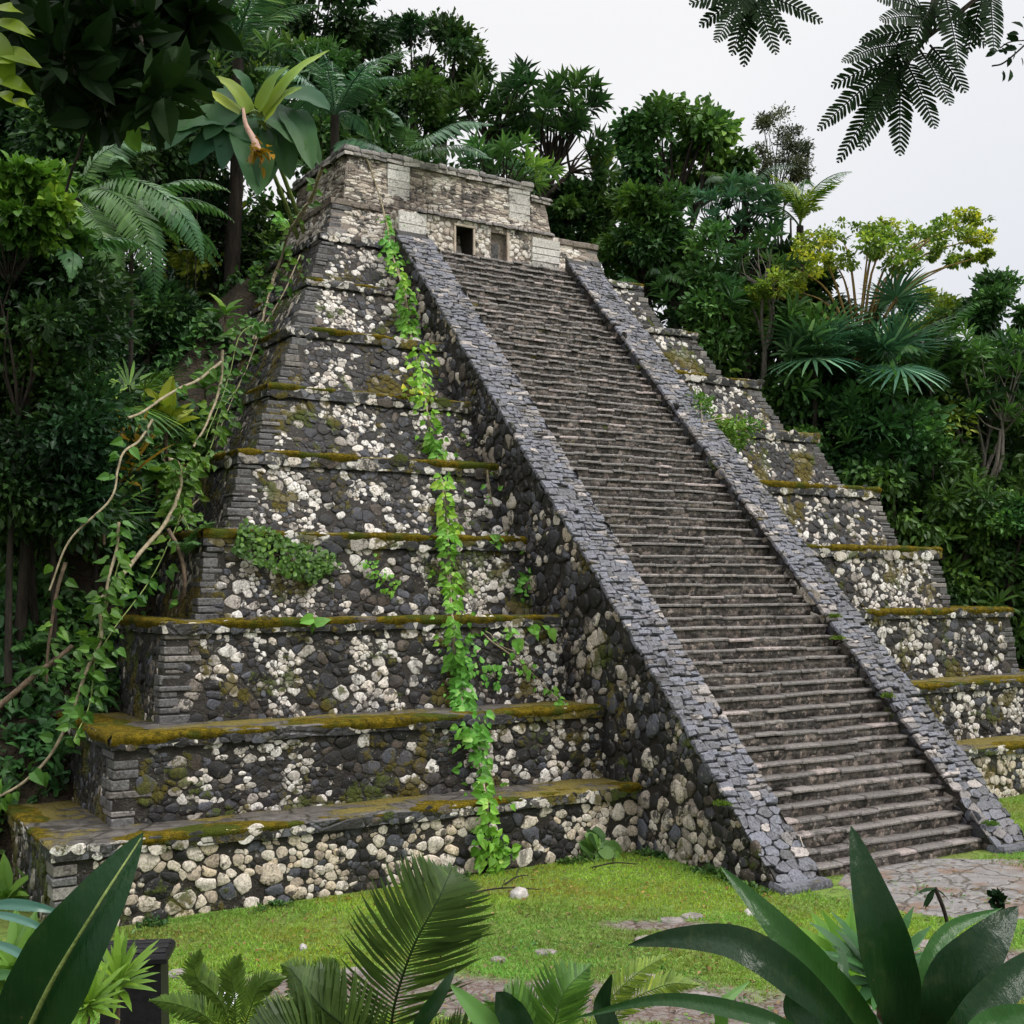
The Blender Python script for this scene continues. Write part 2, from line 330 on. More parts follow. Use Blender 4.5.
def ledgemat(name, mossy):
    t = NT(name); p = t.wpos(); g = t.n('NewGeometry')
    fine = t.noise(p, 26, 5, .75); mid = t.noise(p, 6, 5, .68); big = t.noise(t.vmath('MULTIPLY', p, (.45, 1.1, .3)), 1.0, 4, .6)
    v = t.vor(t.vmath('MULTIPLY', p, (.7, 1, 1)), 2.1, 'DISTANCE_TO_EDGE').outputs['Distance']; joint = t.rng(v, .008, .05)
    sp = t.vor(p, 7.5); sc = t.n('SeparateColor'); t.set(sc.inputs[0], sp.outputs['Color'])
    flag = t.ramp(mid, [(.25, (.035, .032, .03)), (.5, (.095, .085, .075)), (.75, (.17, .15, .135))])
    flag = t.mix(joint, (.03, .026, .02), flag)
    nzs = t.n('SeparateXYZ'); t.set(nzs.inputs[0], g.outputs['True Normal']); up = t.rng(nzs.outputs[2], .4, .75)
    fe = t.vor(p, 7.5, 'DISTANCE_TO_EDGE').outputs['Distance']
    face = t.mix(t.rng(t.math('ADD', sc.outputs[0], t.math('MULTIPLY', t.math('SUBTRACT', big, .5), 1.2)), .70, .76), t.ramp(sc.outputs[1], [(0, (.02, .02, .022)), (.6, (.06, .06, .068)), (1, (.14, .14, .16))]), (.5, .47, .42))
    face = t.mix(t.rng(fe, .02, .07), (.015, .013, .011), face); face = t.mix(t.math('MULTIPLY', t.rng(mid, .5, .56), .85), face, (.022, .02, .017))
    col = t.mix(up, face, flag)
    mm = t.rng(t.math('ADD', t.math('ADD', big, t.math('MULTIPLY', t.math('SUBTRACT', mid, .5), .35)), t.math('MULTIPLY', up, .10)), .66 - mossy, .72 - mossy)
    mcol = t.mix(t.rng(fine, .3, .7), (.055, .045, .005), (.20, .15, .012)); mcol = t.mix(t.rng(mid, .55, .7), mcol, (.06, .075, .01))
    col = t.mix(t.math('MULTIPLY', mm, .93), col, mcol)
    h = t.math('ADD', mid, t.math('MULTIPLY', fine, .5)); h = t.math('ADD', h, t.math('MULTIPLY', mm, .9)); h = t.math('ADD', h, t.math('MULTIPLY', joint, .4))
    return t.fin(t.bsdf(col, t.mixf(mm, t.rng(mid, .3, .7, .28, .6), .95), .5, t.bump(h, .035, .9)))
M_ledgeA = ledgemat('wet_ledge', .11); M_ledgeB = ledgemat('mossy_ledge', .10); M_ledgeC = ledgemat('dry_ledge', .02)
def mossmat():
    t = NT('golden_moss'); p = t.wpos(); f = t.noise(p, 60, 3, .8); m = t.noise(p, 9, 4, .7); b = t.noise(p, 1.5, 3)
    c = t.mix(t.rng(m, .3, .7), (.06, .048, .004), (.23, .165, .010)); c = t.mix(t.rng(b, .50, .62), c, t.mix(m, (.03, .04, .006), (.10, .13, .014))); c = t.mix(t.rng(f, .55, .35), c, (.02, .016, .003))
    return t.fin(t.bsdf(c, .95, .1, t.bump(t.math('ADD', f, m), .03, 1.)))
M_moss = mossmat()

XC = 14.02
# per terrace: top height, front edge y, half width, batter of its wall, ledge depth, fascia height
TERR = [(0.99, 14.73, 11.09, .00, 1.08, .17), (2.10, 15.63, 10.23, .02, 1.15, .17), (3.50, 16.78, 9.27, .12, 1.05, .18), (4.83, 17.92, 8.38, .18, .75, .24),
        (6.20, 18.88, 7.53, .36, .50, .24), (7.49, 19.88, 6.66, .45, .42, .22), (8.80, 20.92, 5.86, .50, .45, .2), (10.09, 22.20, 5.04, .55, .45, .16), (11.41, 23.34, 4.28, .5, .6, .16), (12.53, 24.31, 3.62, .25, .2, .14)]
SX0, SX1 = 11.42, 16.62          # outer faces of the two balustrades
IX0, IX1 = 12.2, 15.87           # inner faces
pyr = thing('stepped_pyramid', 'huge weathered grey stone stepped pyramid with a steep central staircase, rising out of the lawn', 'pyramid', (XC, 14.7, 0))
def rel(o): o.parent = pyr; o.matrix_parent_inverse = pyr.matrix_world.inverted(); return o
bpy.context.view_layer.update()
PINV = None
def sub(o, par):
    o.parent = par; return o
# children are built in world coordinates; shift them by the root's place


def ring(mb, prof, xl, ye, xend, yback, res, mirror=False, wob=.012, r=.5, wscale=1.5):
    "grid swept round the left side and the front; prof = list of (inset, z); corner is mitred"
    ns = max(2, int((yback - ye) / res)); nf = max(2, int((xend - xl) / res))
    rows = []
    for (o, z) in prof:
        a = np.stack([np.full(ns, xl + o), np.linspace(yback, ye + o, ns + 1)[:-1], np.full(ns, z)], 1)
        b = np.stack([np.linspace(xl + o, xend, nf), np.full(nf, ye + o), np.full(nf, z)], 1)
        rows.append(np.vstack([a, b]))
    V = np.array(rows); k, n = V.shape[:2]; V = V.reshape(-1, 3)
    if wob:
        V = V + np.stack([nz(V, wscale), nz(V + 31, wscale), .8 * nz(V + 77, wscale)], 1) * wob
    if mirror: V[:, 0] = 2 * XC - V[:, 0]
    i = np.arange(k - 1)[:, None] * n; j = np.arange(n - 1)[None]
    Fq = np.stack([i + j, i + n + j, i + n + j + 1, i + j + 1], -1).reshape(-1, 4)   # prof runs top -> bottom: outward
    if mirror: Fq = Fq[:, ::-1]
    mb.add(V - ROOT, Fq, r)
    return n, ns
zprev = 0.0
for i, (zt, ye, hw, bat, led, fh) in enumerate(TERR):
    xl = XC - hw; yb = ye + 5.2 if i < 9 else 27.3
    res = (.036, .034, .036, .04, .042, .044, .046, .05, .05, .05)[i]
    ov = .07; zb = zprev - .03; zw = zt - fh
    last = i == 9
    xe = SX0 + .05 if not last else XC
    nzv = max(3, int((zw - zb) / res)); zs = np.linspace(zw, zb, nzv)
    prof = [(ov - bat * (zw - z) / max(zw - zb, .01), z) for z in zs]
    for mir in (False, True):
        mb = MB(); n, ns = ring(mb, prof[::4] + [prof[-1]], xl, ye, xe, yb, .16, mir, wob=.0)
        q = mb.M[4][-1].reshape(-1, n - 1); q[:, :ns] = 1
        ter = mb.build('terrace', [M_mortT if last else M_mort, M_mortT if last else M_mortS], pyr, smooth=True)
        tb = bat / max(zw - zb, .01); sg = -1 if mir else 1
        sz = (.145, .12, .12, .115, .112, .115, .115, .115, .115, .12)[i] * (1 if not last else 1.1)
        bias = (.52, .12, .10, .20, .10, .10, .08, .10, .14, .4)[i] + (.05 if mir else 0)
        mb = MB(); hb = lambda zz: ov - tb * (zw - zz)
        # front face
        X2 = SX0 if not last else XC
        Sf = lambda u, v: np.stack([(2 * XC - u) if mir else u, ye + hb(v), v], -1)
        cobble2(mb, xl - .4, X2, zb, zw, Sf, nrm([0, -1, tb]), sz, (1.25, 1, .85) if not last else (1.5, .62, .8), lambda u, v: (u > xl + hb(v) + .3) & (u < X2) & (v < zw - .01) & (v > zb), drift(bias, X2, i, mir), mir)
        mb.build('rubble_face', M_stoneT if last else (M_stoneL if i == 0 else M_stone), ter, smooth=True)
        mb = MB()
        Ss = lambda u, v: np.stack([(2 * XC - xl - hb(v)) if mir else xl + hb(v), u, v], -1)
        nsd = nrm([sg * -1, 0, tb])
        cobble2(mb, ye - .4, yb, zb, zw, Ss, nsd, sz * 1.05, (.8, 1.1, .8) if not last else (1.5, .62, .8), lambda u, v: (u > ye + hb(v) + .22) & (u < yb) & (v < zw - .01) & (v > zb), drift(bias - (.22 if not last else 0), X2, i, mir), not mir)
        mb.build('rubble_side', M_stoneT if last else M_stoneS, ter, smooth=True)
        mb = MB(); ni = led + .12
        pr = [(ni, zt), (ni * .75, zt), (ni * .5, zt), (ni * .25, zt), (.03, zt), (0, zt - .02), (0, zt - fh * .5), (.005, zt - fh + .01), (.03, zt - fh), (ov + .06, zt - fh + .005)]
        ring(mb, pr, xl, ye, xe, yb, .12, mir, wob=.022, wscale=2.6)
        mb.build('ledge', M_mortT if last else M_ledgeC if i >= 7 else ([M_ledgeA, M_ledgeA, M_ledgeB, M_ledgeB, M_ledgeB, M_ledgeA, M_ledgeA][i]), ter, smooth=False)
        if not last:
            fz = .5 if i < 2 else .6
            mb = MB(); Sa = lambda u, v: np.stack([(2 * XC - u) if mir else u, np.full_like(u, ye + .0), v], -1)
            cobble(mb, xl, SX0, zt - fh + .01, zt - .015, Sa, (0, -1, 0), fh * fz, (1.6, 1, .32), lambda u, v: (u > xl + .05) & (u < SX0) & (v < zt - .03) & (v > zt - fh + .02), drift(bias + (-.35 if i < 2 else .12), X2, i + 30, mir), mir)
            Sc = lambda u, v: np.stack([np.full_like(u, (2 * XC - xl) if mir else xl), u, v], -1)
            cobble(mb, ye, yb, zt - fh + .01, zt - .015, Sc, (-sg, 0, 0), fh * fz, (1.6, 1, .32), lambda u, v: (u > ye + .05) & (v < zt - .03) & (v > zt - fh + .02), drift(bias - .4, X2, i + 30, mir), not mir)
            mb.build('edge_stones', M_stone, ter, smooth=True)
            # moss creeping over the edge
            am = (.10, .35, .65, .55, .55, .25, .12, -.1, -.3)[i]; wd = (.5, .7, .5, .3, .2, .16, .14, .12, .12)[i]
            mb = MB()
            for fx, (uA, uB) in ((0, (xl, SX0 + .05)), (1, (ye, yb))):
                nn_ = int((uB - uA) / .045); uu = np.linspace(uA, uB, nn_); rows = []
                for pi_, (o, dz) in enumerate(((wd, 0), (wd * .6, .0), (wd * .3, 0), (.03, 0), (-.005, -.025), (-.0, -.065), (.0, -.11))):
                    oo = np.full(nn_, o); x_, y_ = (uu, ye + oo) if fx == 0 else (xl + oo, uu)
                    if fx == 0: x_ = np.maximum(x_, xl + o)
                    else: y_ = np.maximum(y_, ye + o)
                    if mir: x_ = 2 * XC - x_
                    pw = np.stack([x_, y_, np.full(nn_, zt + 0.)], 1)
                    a_ = am + .75 * nz(pw + 5, 1.0) + .5 * nz(pw, 4) + (.25 if fx else 0) - (.0, 0, 0, 0, .05, .35, .8)[pi_] - (.8, .25, 0, 0, 0, 0, 0)[pi_]
                    th_ = np.clip(a_, -.6, .7) * .05 + nz(pw, 17) * .007 + nz(pw, 40) * .003
                    if pi_ < 4: pw[:, 2] += dz + th_
                    else:
                        pw[:, 2] += dz
                        if fx == 0: pw[:, 1] -= th_
                        else: pw[:, 0] -= th_ * sg
                    rows.append(pw)
                V = np.array(rows).reshape(-1, 3); k_ = len(rows); i_ = np.arange(k_ - 1)[:, None] * nn_; j_ = np.arange(nn_ - 1)[None]
                Fq = np.stack([i_ + j_, i_ + nn_ + j_, i_ + nn_ + j_ + 1, i_ + j_ + 1], -1).reshape(-1, 4)
                if mir ^ (fx == 1): Fq = Fq[:, ::-1]
                mb.add(V - ROOT, Fq)
            mb.build('moss', M_moss, ter, smooth=True)
        # corner stones
        mb = MB(); z = zb; sgn = -1 if mir else 1
        k = 0
        while z < zw - .04:
            h = min(U(.06, .16), zw - z); k += 1
            o = ov - bat * (zw - z - h / 2) / max(zw - zb, .01) - .018
            a, b = (U(.30, .62), U(.18, .3)) if rng.random() < .55 else (U(.2, .4), U(.3, .55))
            a *= .8 + .1 * (9 - i) / 9; cx, cy = xl + o, ye + o
            Vb = []
            j = rng.normal(0, .016, 2)
            for zz in (z + .008, z + h - .008):
                for (xx, yy) in ((cx, cy), (cx + a, cy), (cx + a, cy + b), (cx, cy + b)): Vb.append((xx + j[0], yy + j[1], zz + rng.normal(0, .004)))
            Vb = np.array(Vb); Vb[0:2, 2] += .003
            if mir: Vb[:, 0] = 2 * XC - Vb[:, 0]
            Fb = np.array([[0, 1, 5, 4], [3, 0, 4, 7], [4, 5, 6, 7], [0, 3, 2, 1], [1, 2, 6, 5]])
            if mir: Fb = Fb[:, ::-1]
            mb.add(Vb - ROOT, Fb, rng.random() ** 1.3)
            z += h
        q = mb.build('corner_stones', M_quoin, ter)
        bv = q.modifiers.new('worn', 'BEVEL'); bv.width = .014; bv.segments = 2; bv.limit_method = 'NONE'
    zprev = zt

# balustrades
SL = 1.018; Y0 = 11.70
def zb_(y): return SL * (y - Y0)
un = nrm([0, 1, SL]); nn = nrm([0, -SL, 1])
for side, (xa, xb) in enumerate(((SX0, IX0), (IX1, SX1))):
    bal_mb = MB()
    for xx, outw in ((xa, -1), (xb, 1)):
        outer = (side == 0 and outw == -1) or (side == 1 and outw == 1)
        res = .15
        ys = np.arange(11.84, 23.32, res); m = 12
        tt = np.linspace(0, 1, m); top = zb_(ys) - .03
        lo = np.maximum(-.03, top - 3.4) if outer else np.maximum(-.03, top - .9)
        Y, T_ = np.meshgrid(ys, tt, indexing='ij'); Z = lo[:, None] * (1 - T_) + top[:, None] * T_
        V = np.stack([np.full_like(Y, xx), Y, Z], -1).reshape(-1, 3)
        V[:, 0] -= .012 * outw
        ii = np.arange(len(ys) - 1)[:, None] * m; jj = np.arange(m - 1)[None]
        Fq = np.stack([ii + jj, ii + jj + 1, ii + m + jj + 1, ii + m + jj], -1).reshape(-1, 4)
        if outw == 1: Fq = Fq[:, ::-1]
        bal_mb.add(V - ROOT, Fq)
    # low front end
    ys0 = 11.84
    bal_mb.add(np.array([[xa, ys0, -.03], [xb, ys0, -.03], [xb, ys0, zb_(ys0) - .02], [xa, ys0, zb_(ys0) - .02]]) - ROOT, [[0, 1, 2, 3]])
    bal = bal_mb.build('balustrade', M_mort, pyr, smooth=True)
    bal['label'] = 'left sloping stone balustrade' if side == 0 else 'right sloping stone balustrade'
    mb = MB(); xx = xa if side == 0 else xb; sg = -1 if side == 0 else 1
    Sb = lambda u, v: np.stack([np.full_like(u, xx), u, v], -1)
    def kb(u, v):
        t_ = zb_(u) - v; return (t_ > .07) & (t_ < 3.3) & (v > -.02) & (u < 22.6)
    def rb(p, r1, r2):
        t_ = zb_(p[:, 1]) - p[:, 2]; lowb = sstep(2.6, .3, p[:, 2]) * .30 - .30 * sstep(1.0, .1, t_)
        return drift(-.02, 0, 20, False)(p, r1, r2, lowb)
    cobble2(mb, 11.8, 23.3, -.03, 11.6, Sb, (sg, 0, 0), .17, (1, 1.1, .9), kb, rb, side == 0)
    if side == 0: xi, sgi = xb, 1
    else: xi, sgi = xa, -1
    Sb2 = lambda u, v: np.stack([np.full_like(u, xi), u, v], -1)
    cobble(mb, 11.8, 23.3, -.03, 11.6, Sb2, (sgi, 0, 0), .18, (1.2, .9, .5), lambda u, v: (zb_(u) - v > .07) & (zb_(u) - v < .55) & (v > 0) & (u < 22.8), rb, side == 1)
    mb.build('rubble_face', M_stoneF, bal, smooth=True)
    mb = MB(); pS = np.array([0, 11.80, zb_(11.80)]); total = (23.0 - 11.80) / un[1]
    Sp = lambda u, v: np.stack([np.clip(u, xa - .04, xb + .04), pS[1] + v * un[1], pS[2] + v * un[2]], -1) + nn * (-.03 + .014 * nz(np.stack([u, v, u], -1), 1.3))[..., None]
    def rs(p, r1, r2):
        inner = (p[:, 0] - xa) / (xb - xa); inner = inner if side == 0 else 1 - inner
        b_ = sstep(.45, .85, inner + .12 * nz(p, 2.5)); q_ = r1 * .6 * (1 - b_) + (.3 + r1 * .62) * b_ + .14 * nz(p, 1.2)
        return np.where(r2 < .05, 1.0, np.clip(q_, 0, .96))
    v0_, v1_ = .02, 1.25
    cobble(mb, xa - .1, xb + .1, v0_, v1_, Sp, nn, .21, (1.15, .8, .3), lambda u, v: (u > xa - .06) & (u < xb + .06) & (v > v0_ - .02) & (v < v1_), rs, False, gp=(.012, .03), rd=.04, prof=((1., -.4), (.985, .75), (.93, 1.)), lo=.16, hi=.3, jt=.2, ww=.7, K=16)
    s = 1.2
    while s < total:
        rh = U(.075, .115); x = xa - .045; rowt = rng.normal(0, .06)
        while x < xb + .02:
            w = U(.10, .26); inner = (x + w / 2 - xa) / (xb - xa)
            if xb + .045 - (x + w) < .07: w = xb + .045 - x
            sk = U(-.03, .03); q = np.array([x + w / 2, 11.80 + (s + rh / 2 + sk) * un[1], zb_(11.80) + (s + rh / 2 + sk) * un[2]]); q0 = q[None]
            if rng.random() > .012: block(mb, q - ROOT + nn * (-.05 + .014 * float(nz(q, 1.3)) + U(-.004, .004)), (1, 0, U(-.05, .05)), un, nn, w - .004, rh - U(.001, .007), .055, float(np.clip(rs(q0, rng.random(1), rng.random(1))[0] + rowt, 0, 1)), .009, .008)
            x += w
        s += rh - .004
    # foot stone
    block(mb, np.array([(xa + xb) / 2, 11.80, .0]) - ROOT, (1, 0, 0), (0, 1, 0), (0, 0, 1), xb - xa + .06, .30, .11, .3, .01, .02)
    mb.build('slate_paving', M_slate, bal, smooth=False)
    bed = MB()   # mortar bed under the slates
    A = [np.array([x, y, zb_(y) - .075]) + 0 for y in (11.82, 23.25) for x in (xa, xb)]
    bed.add(np.array(A) - ROOT, [[0, 1, 3, 2]]); bed.build('mortar_bed', simple('mortar_bed', (.012, .012, .011), (.035, .032, .028), 12), bal)

# staircase
stair = MB(); stair.add(np.array([[IX0, 12.3, -.02], [IX1, 12.3, -.02], [IX1, 23.4, 11.2], [IX0, 23.4, 11.2]]) - ROOT, [[0, 1, 2, 3]])
stair = stair.build('staircase', simple('stair_core', (.02, .018, .015), (.05, .042, .035), 9), pyr)
NST = 65; RISE = 11.36 / NST; RUN = (23.28 - 12.06) / NST
M_riser = cobmat('riser_stone', [(0, (.03, .026, .022)), (.4, (.07, .06, .05)), (.8, (.14, .115, .10)), (1, (.28, .23, .20))], .2, .7, 1.5, vor=10)
for k in range(NST):
    mb = MB(); y = 12.06 + k * RUN; z = k * RISE
    x = IX0
    t_ = k / NST; tw = .62 if k < 22 else .62 - .36 * min(1, (k - 22) / 25)
    tread = .044
    # rough riser, set back under the tread stones
    nx = 44; xs = np.linspace(IX0, IX1, nx)
    rows = []
    for (oy, zz) in ((.035, z - .01), (.02, z + (RISE - tread) * .5), (.03, z + RISE - tread + .005)):
        v = np.stack([xs, np.full(nx, y + oy), np.full(nx, zz)], 1); v[:, 1] += nz(v * [1, 1, 3], 3.5) * .018; rows.append(v)
    V = np.array(rows).reshape(-1, 3); i_ = np.arange(2)[:, None] * nx; j_ = np.arange(nx - 1)[None]
    mb.add(V - ROOT, np.stack([i_ + j_, i_ + j_ + 1, i_ + nx + j_ + 1, i_ + nx + j_], -1).reshape(-1, 4), .5, 1)
    base = U(.15, .6) * (1 if k < 24 else .72); sag = rng.normal(0, .006)
    while x < IX1 - .01:
        w = U(tw * .55, tw * 1.3)
        if IX1 - (x + w) < .12: w = IX1 - x
        rr = np.clip(base + rng.normal(0, .2), 0, .92)
        if rng.random() < .05: rr = 1
        dz = rng.normal(0, .009) + sag; dy = rng.normal(0, .016)
        block(mb, np.array([x + w / 2, y + .17 + dy, z + RISE - tread + dz]) - ROOT, (1, 0, 0), (0, 1, 0), (0, 0, 1), w - .004, .34, tread, rr, .004, .014)
        x += w
    mb.build('step', [M_step, M_riser], stair)

# temple on the summit
tem = (MB(), MB())
def grid(mb, p00, p10, p11, p01, res=.05, r=.5, m=0, wob=.012):
    p00, p10, p11, p01 = (np.asarray(a, float) for a in (p00, p10, p11, p01))
    nu = max(2, int(np.linalg.norm(p10 - p00) / res)); nv = max(2, int(np.linalg.norm(p01 - p00) / res))
    u, v = np.meshgrid(np.linspace(0, 1, nu), np.linspace(0, 1, nv)); u = u[..., None]; v = v[..., None]
    V = (p00 * (1 - u) + p10 * u) * (1 - v) + (p01 * (1 - u) + p11 * u) * v; V = V.reshape(-1, 3)
    if wob: V = V + np.stack([nz(V, 1.5), nz(V + 31, 1.5), nz(V + 77, 1.5)], 1) * wob
    i = np.arange(nv - 1)[:, None] * nu; j = np.arange(nu - 1)[None]
    mb.add(V - ROOT, np.stack([i + j, i + j + 1, i + nu + j + 1, i + nu + j], -1).reshape(-1, 4), r, m)
def face(mb, p00, p10, p11, p01, size=.12, asp=(1.7, .5, .6), bias=.0, holes=(), res=.2, flip=False):
    "flat masonry panel: mortar grid in mb[0], coursed stones in mb[1]"
    p00, p10, p11, p01 = (np.asarray(a, float) for a in (p00, p10, p11, p01))
    grid(mb[0], p00, p10, p11, p01, res, wob=0)
    W = np.linalg.norm(p10 - p00); H = np.linalg.norm(p01 - p00); N = nrm(np.cross(p10 - p00, p01 - p00))
    def S(u, v):
        a = (u / W)[..., None]; b = (v / H)[..., None]
        return (p00 * (1 - a) + p10 * a) * (1 - b) + (p01 * (1 - a) + p11 * a) * b
    cobble(mb[1], 0, W, 0, H, S, N, size, asp, lambda u, v: (u > .02) & (u < W - .02) & (v > .02) & (v < H - .02), lambda p, r1, r2: np.clip(r1 * .95 + bias + .35 * nz(p, 1.7), 0, 1), False, clip=(W, H))
def boxg(mb, x0, x1, y0, y1, z0, z1, res=.05, bx=0., wob=.012, top=True):
    "masonry box, front and both flanks leaning in by bx"
    mm = isinstance(mb, tuple); fc = (lambda *a: face(mb, *a)) if mm else (lambda *a: grid(mb, *a, res, wob=wob))
    fc((x0 - bx, y0 - bx, z0), (x1 + bx, y0 - bx, z0), (x1, y0, z1), (x0, y0, z1))
    fc((x0 - bx, y1, z0), (x0 - bx, y0 - bx, z0), (x0, y0, z1), (x0, y1, z1))
    fc((x1 + bx, y0 - bx, z0), (x1 + bx, y1, z0), (x1, y1, z1), (x1, y0, z1))
    if mm: mb = mb[0]
    if top: grid(mb, (x0, y0, z1), (x1, y0, z1), (x1, y1, z1), (x0, y1, z1), .15, wob=wob)
    grid(mb, (x1, y1, z0), (x0, y1, z0), (x0, y1, z1), (x1, y1, z1), .3, wob=0)
YU = 24.42
boxg(tem, 10.80, 15.62, YU, 27.3, 12.50, 13.58, .045, .1)
temple = tem[0].build('temple', M_mortT, pyr); tem[1].build('coursed_stone', M_stoneT, temple, smooth=True)
w_ = (MB(), MB()); boxg(w_, 15.6, 16.12, YU + .05, 27.0, 12.50, 13.36, .045, .12); sw = w_[0].build('side_wing', M_mortT, temple); w_[1].build('coursed_stone', M_stoneT, sw, smooth=True)
for (x0, x1, y0, z0, z1, nm) in ((10.70, 15.70, YU - .1, 13.56, 13.76, 'cornice'), (15.66, 16.28, YU - .03, 13.34, 13.50, 'cornice')):
    mb = MB(); x = x0
    boxg(mb, x0 + .03, x1 - .03, y0 + .03, 27.35, z0, z1 - .03, .2, 0, .01)
    for row in range(2):
        x = x0
        while x < x1 - .02:
            w = min(U(.18, .42), x1 - x); w = x1 - x if x1 - x - w < .1 else w
            hh = (z1 - z0) / 2
            block(mb, np.array([x + w / 2, y0 + .2, z0 + row * hh]) - ROOT, (1, 0, 0), (0, 1, 0), (0, 0, 1), w - .01, .4 + row * .03, hh + U(-.02, .03), U(0, 1), .012, .02)
            x += w
        y = y0 + .4
        while y < 27.2:
            w = U(.2, .45)
            block(mb, np.array([x0 + .16, y + w / 2, z0 + row * hh]) - ROOT, (1, 0, 0), (0, 1, 0), (0, 0, 1), .34, w - .01, hh + U(-.02, .03), U(0, 1), .012, .02)
            y += w
    mb.build(nm, blockmat('cornice_stone', [(0, (.10, .09, .085)), (.4, (.20, .18, .165)), (.75, (.34, .31, .28)), (1, (.55, .5, .45))], .1, .7, stain=.6), temple)
# door storey, standing forward of the upper wall
YD = 23.66; mb = MB(); md = MB(); z0, z1 = 11.38, 12.30
dx0, dx1, dz0, dz1 = 13.16, 13.62, 11.52, 12.14
nx0, nx1 = 14.10, 14.52
X0, X1 = 11.72, 15.98
for (a, b, c, d) in ((X0, dx0, z0, z1), (dx1, nx0, z0, z1), (nx1, X1, z0, z1), (dx0, dx1, z0, dz0), (dx0, dx1, dz1, z1), (nx0, nx1, z0, dz0), (nx0, nx1, dz1, z1)):
    face((mb, md), (a, YD, c), (b, YD, c), (b, YD, d), (a, YD, d), .13, (1.1, .9, .8), .3)
for (a, b, dep) in ((dx0, dx1, 1.5), (nx0, nx1, .14)):  # deep doorway is lined in dark mortar colour, standing in for its shade
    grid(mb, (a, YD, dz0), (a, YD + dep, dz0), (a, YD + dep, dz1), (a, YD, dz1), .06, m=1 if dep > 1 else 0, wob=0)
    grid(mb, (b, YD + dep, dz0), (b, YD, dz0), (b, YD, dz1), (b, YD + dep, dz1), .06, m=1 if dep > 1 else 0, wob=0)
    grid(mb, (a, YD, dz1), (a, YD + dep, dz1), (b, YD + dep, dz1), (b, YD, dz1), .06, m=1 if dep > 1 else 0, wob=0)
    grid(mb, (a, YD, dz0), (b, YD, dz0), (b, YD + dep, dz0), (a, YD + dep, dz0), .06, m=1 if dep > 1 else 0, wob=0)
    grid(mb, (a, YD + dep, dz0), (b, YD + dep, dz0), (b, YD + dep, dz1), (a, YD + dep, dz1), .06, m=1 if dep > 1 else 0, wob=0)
for xx, o in ((X0, -1), (X1, 1)):
    q = [(xx, YU, z0), (xx, YD, z0), (xx, YD, z1), (xx, YU, z1)]
    if o == 1: q = [q[1], q[0], q[3], q[2]]
    face((mb, md), *q, .13, (1.1, .9, .8), .2)
grid(mb, (X0, YD, z1), (X1, YD, z1), (X1, YU + .1, z1), (X0, YU + .1, z1), .1, wob=0)
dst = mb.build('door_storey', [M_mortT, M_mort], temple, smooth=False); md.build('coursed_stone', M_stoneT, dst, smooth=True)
# lintel course of small projecting stones
mb = MB(); x = X0 + .45
while x < X1 - .28:
    w = U(.09, .2); block(mb, np.array([x + w / 2, YD + .26, z1 - .02]) - ROOT, (1, 0, 0), (0, 1, 0), (0, 0, 1), w - .01, .72 + U(-.03, .03), .075, U(.3, 1), .008, .015); x += w
mb.build('lintel', M_step, dst)
def panel(x0, x1, y, za, zb2, name, dep=.05):
    mb = MB(); nrow = 5; z = za
    while z < zb2 - .02:
        h = min(U(.16, .32), zb2 - z)
        block(mb, np.array([(x0 + x1) / 2, y, z + h / 2]) - ROOT, (1, 0, 0), (0, 0, 1), (0, -1, 0), x1 - x0, h - .004, dep, U(0, 1), .004, .008); z += h
    return mb.build(name, M_plas, temple)
def px_x(px, py, y): return PL(px, py, 1, y)
yl = YU - .03
a = px_x(387, 160, yl); b = px_x(409, 163, yl); c = px_x(411, 203, yl)
panel(a[0], b[0], yl, c[2], min(a[2], 13.55), 'plaster_panel')
a = px_x(508, 187, yl); b = px_x(529, 191, yl); c = px_x(520, 224, yl)
panel(a[0], b[0], yl, c[2], min(a[2], 13.55), 'plaster_panel')
a = px_x(398, 210, YD); b = px_x(426, 216, YD); panel(a[0], b[0], YD, 11.4, 12.28, 'plaster_panel')
a = px_x(531, 238, YD); b = px_x(551, 245, YD); panel(min(a[0], 15.5), 15.98, YD, 11.4, 12.2, 'plaster_panel')
M_frame = simple('door_frame_stone', (.36, .29, .22), (.52, .44, .36), 8, .8)
for (xx, z0_, w, h) in ((dx0 - .05, dz0, .06, dz1 - dz0), (dx1 - .01, dz0, .06, dz1 - dz0), (dx0 - .05, dz1, .56, .07), (nx1, dz0 - .02, .07, .7)):
    mb = MB(); block(mb, np.array([xx + w / 2, YD, z0_ + h / 2]) - ROOT, (1, 0, 0), (0, 0, 1), (0, -1, 0), w, h, .035, .5, .003, .008); mb.build('door_frame', M_frame, dst)
mb = MB(); block(mb, np.array([nx0 + .12, YD + .13, dz0 + .17]) - ROOT, (1, 0, 0), (0, 0, 1), (0, -1, 0), .34, .34, .07, .3, .03, .03); mb.build('blocking_stone', M_quoin, dst)
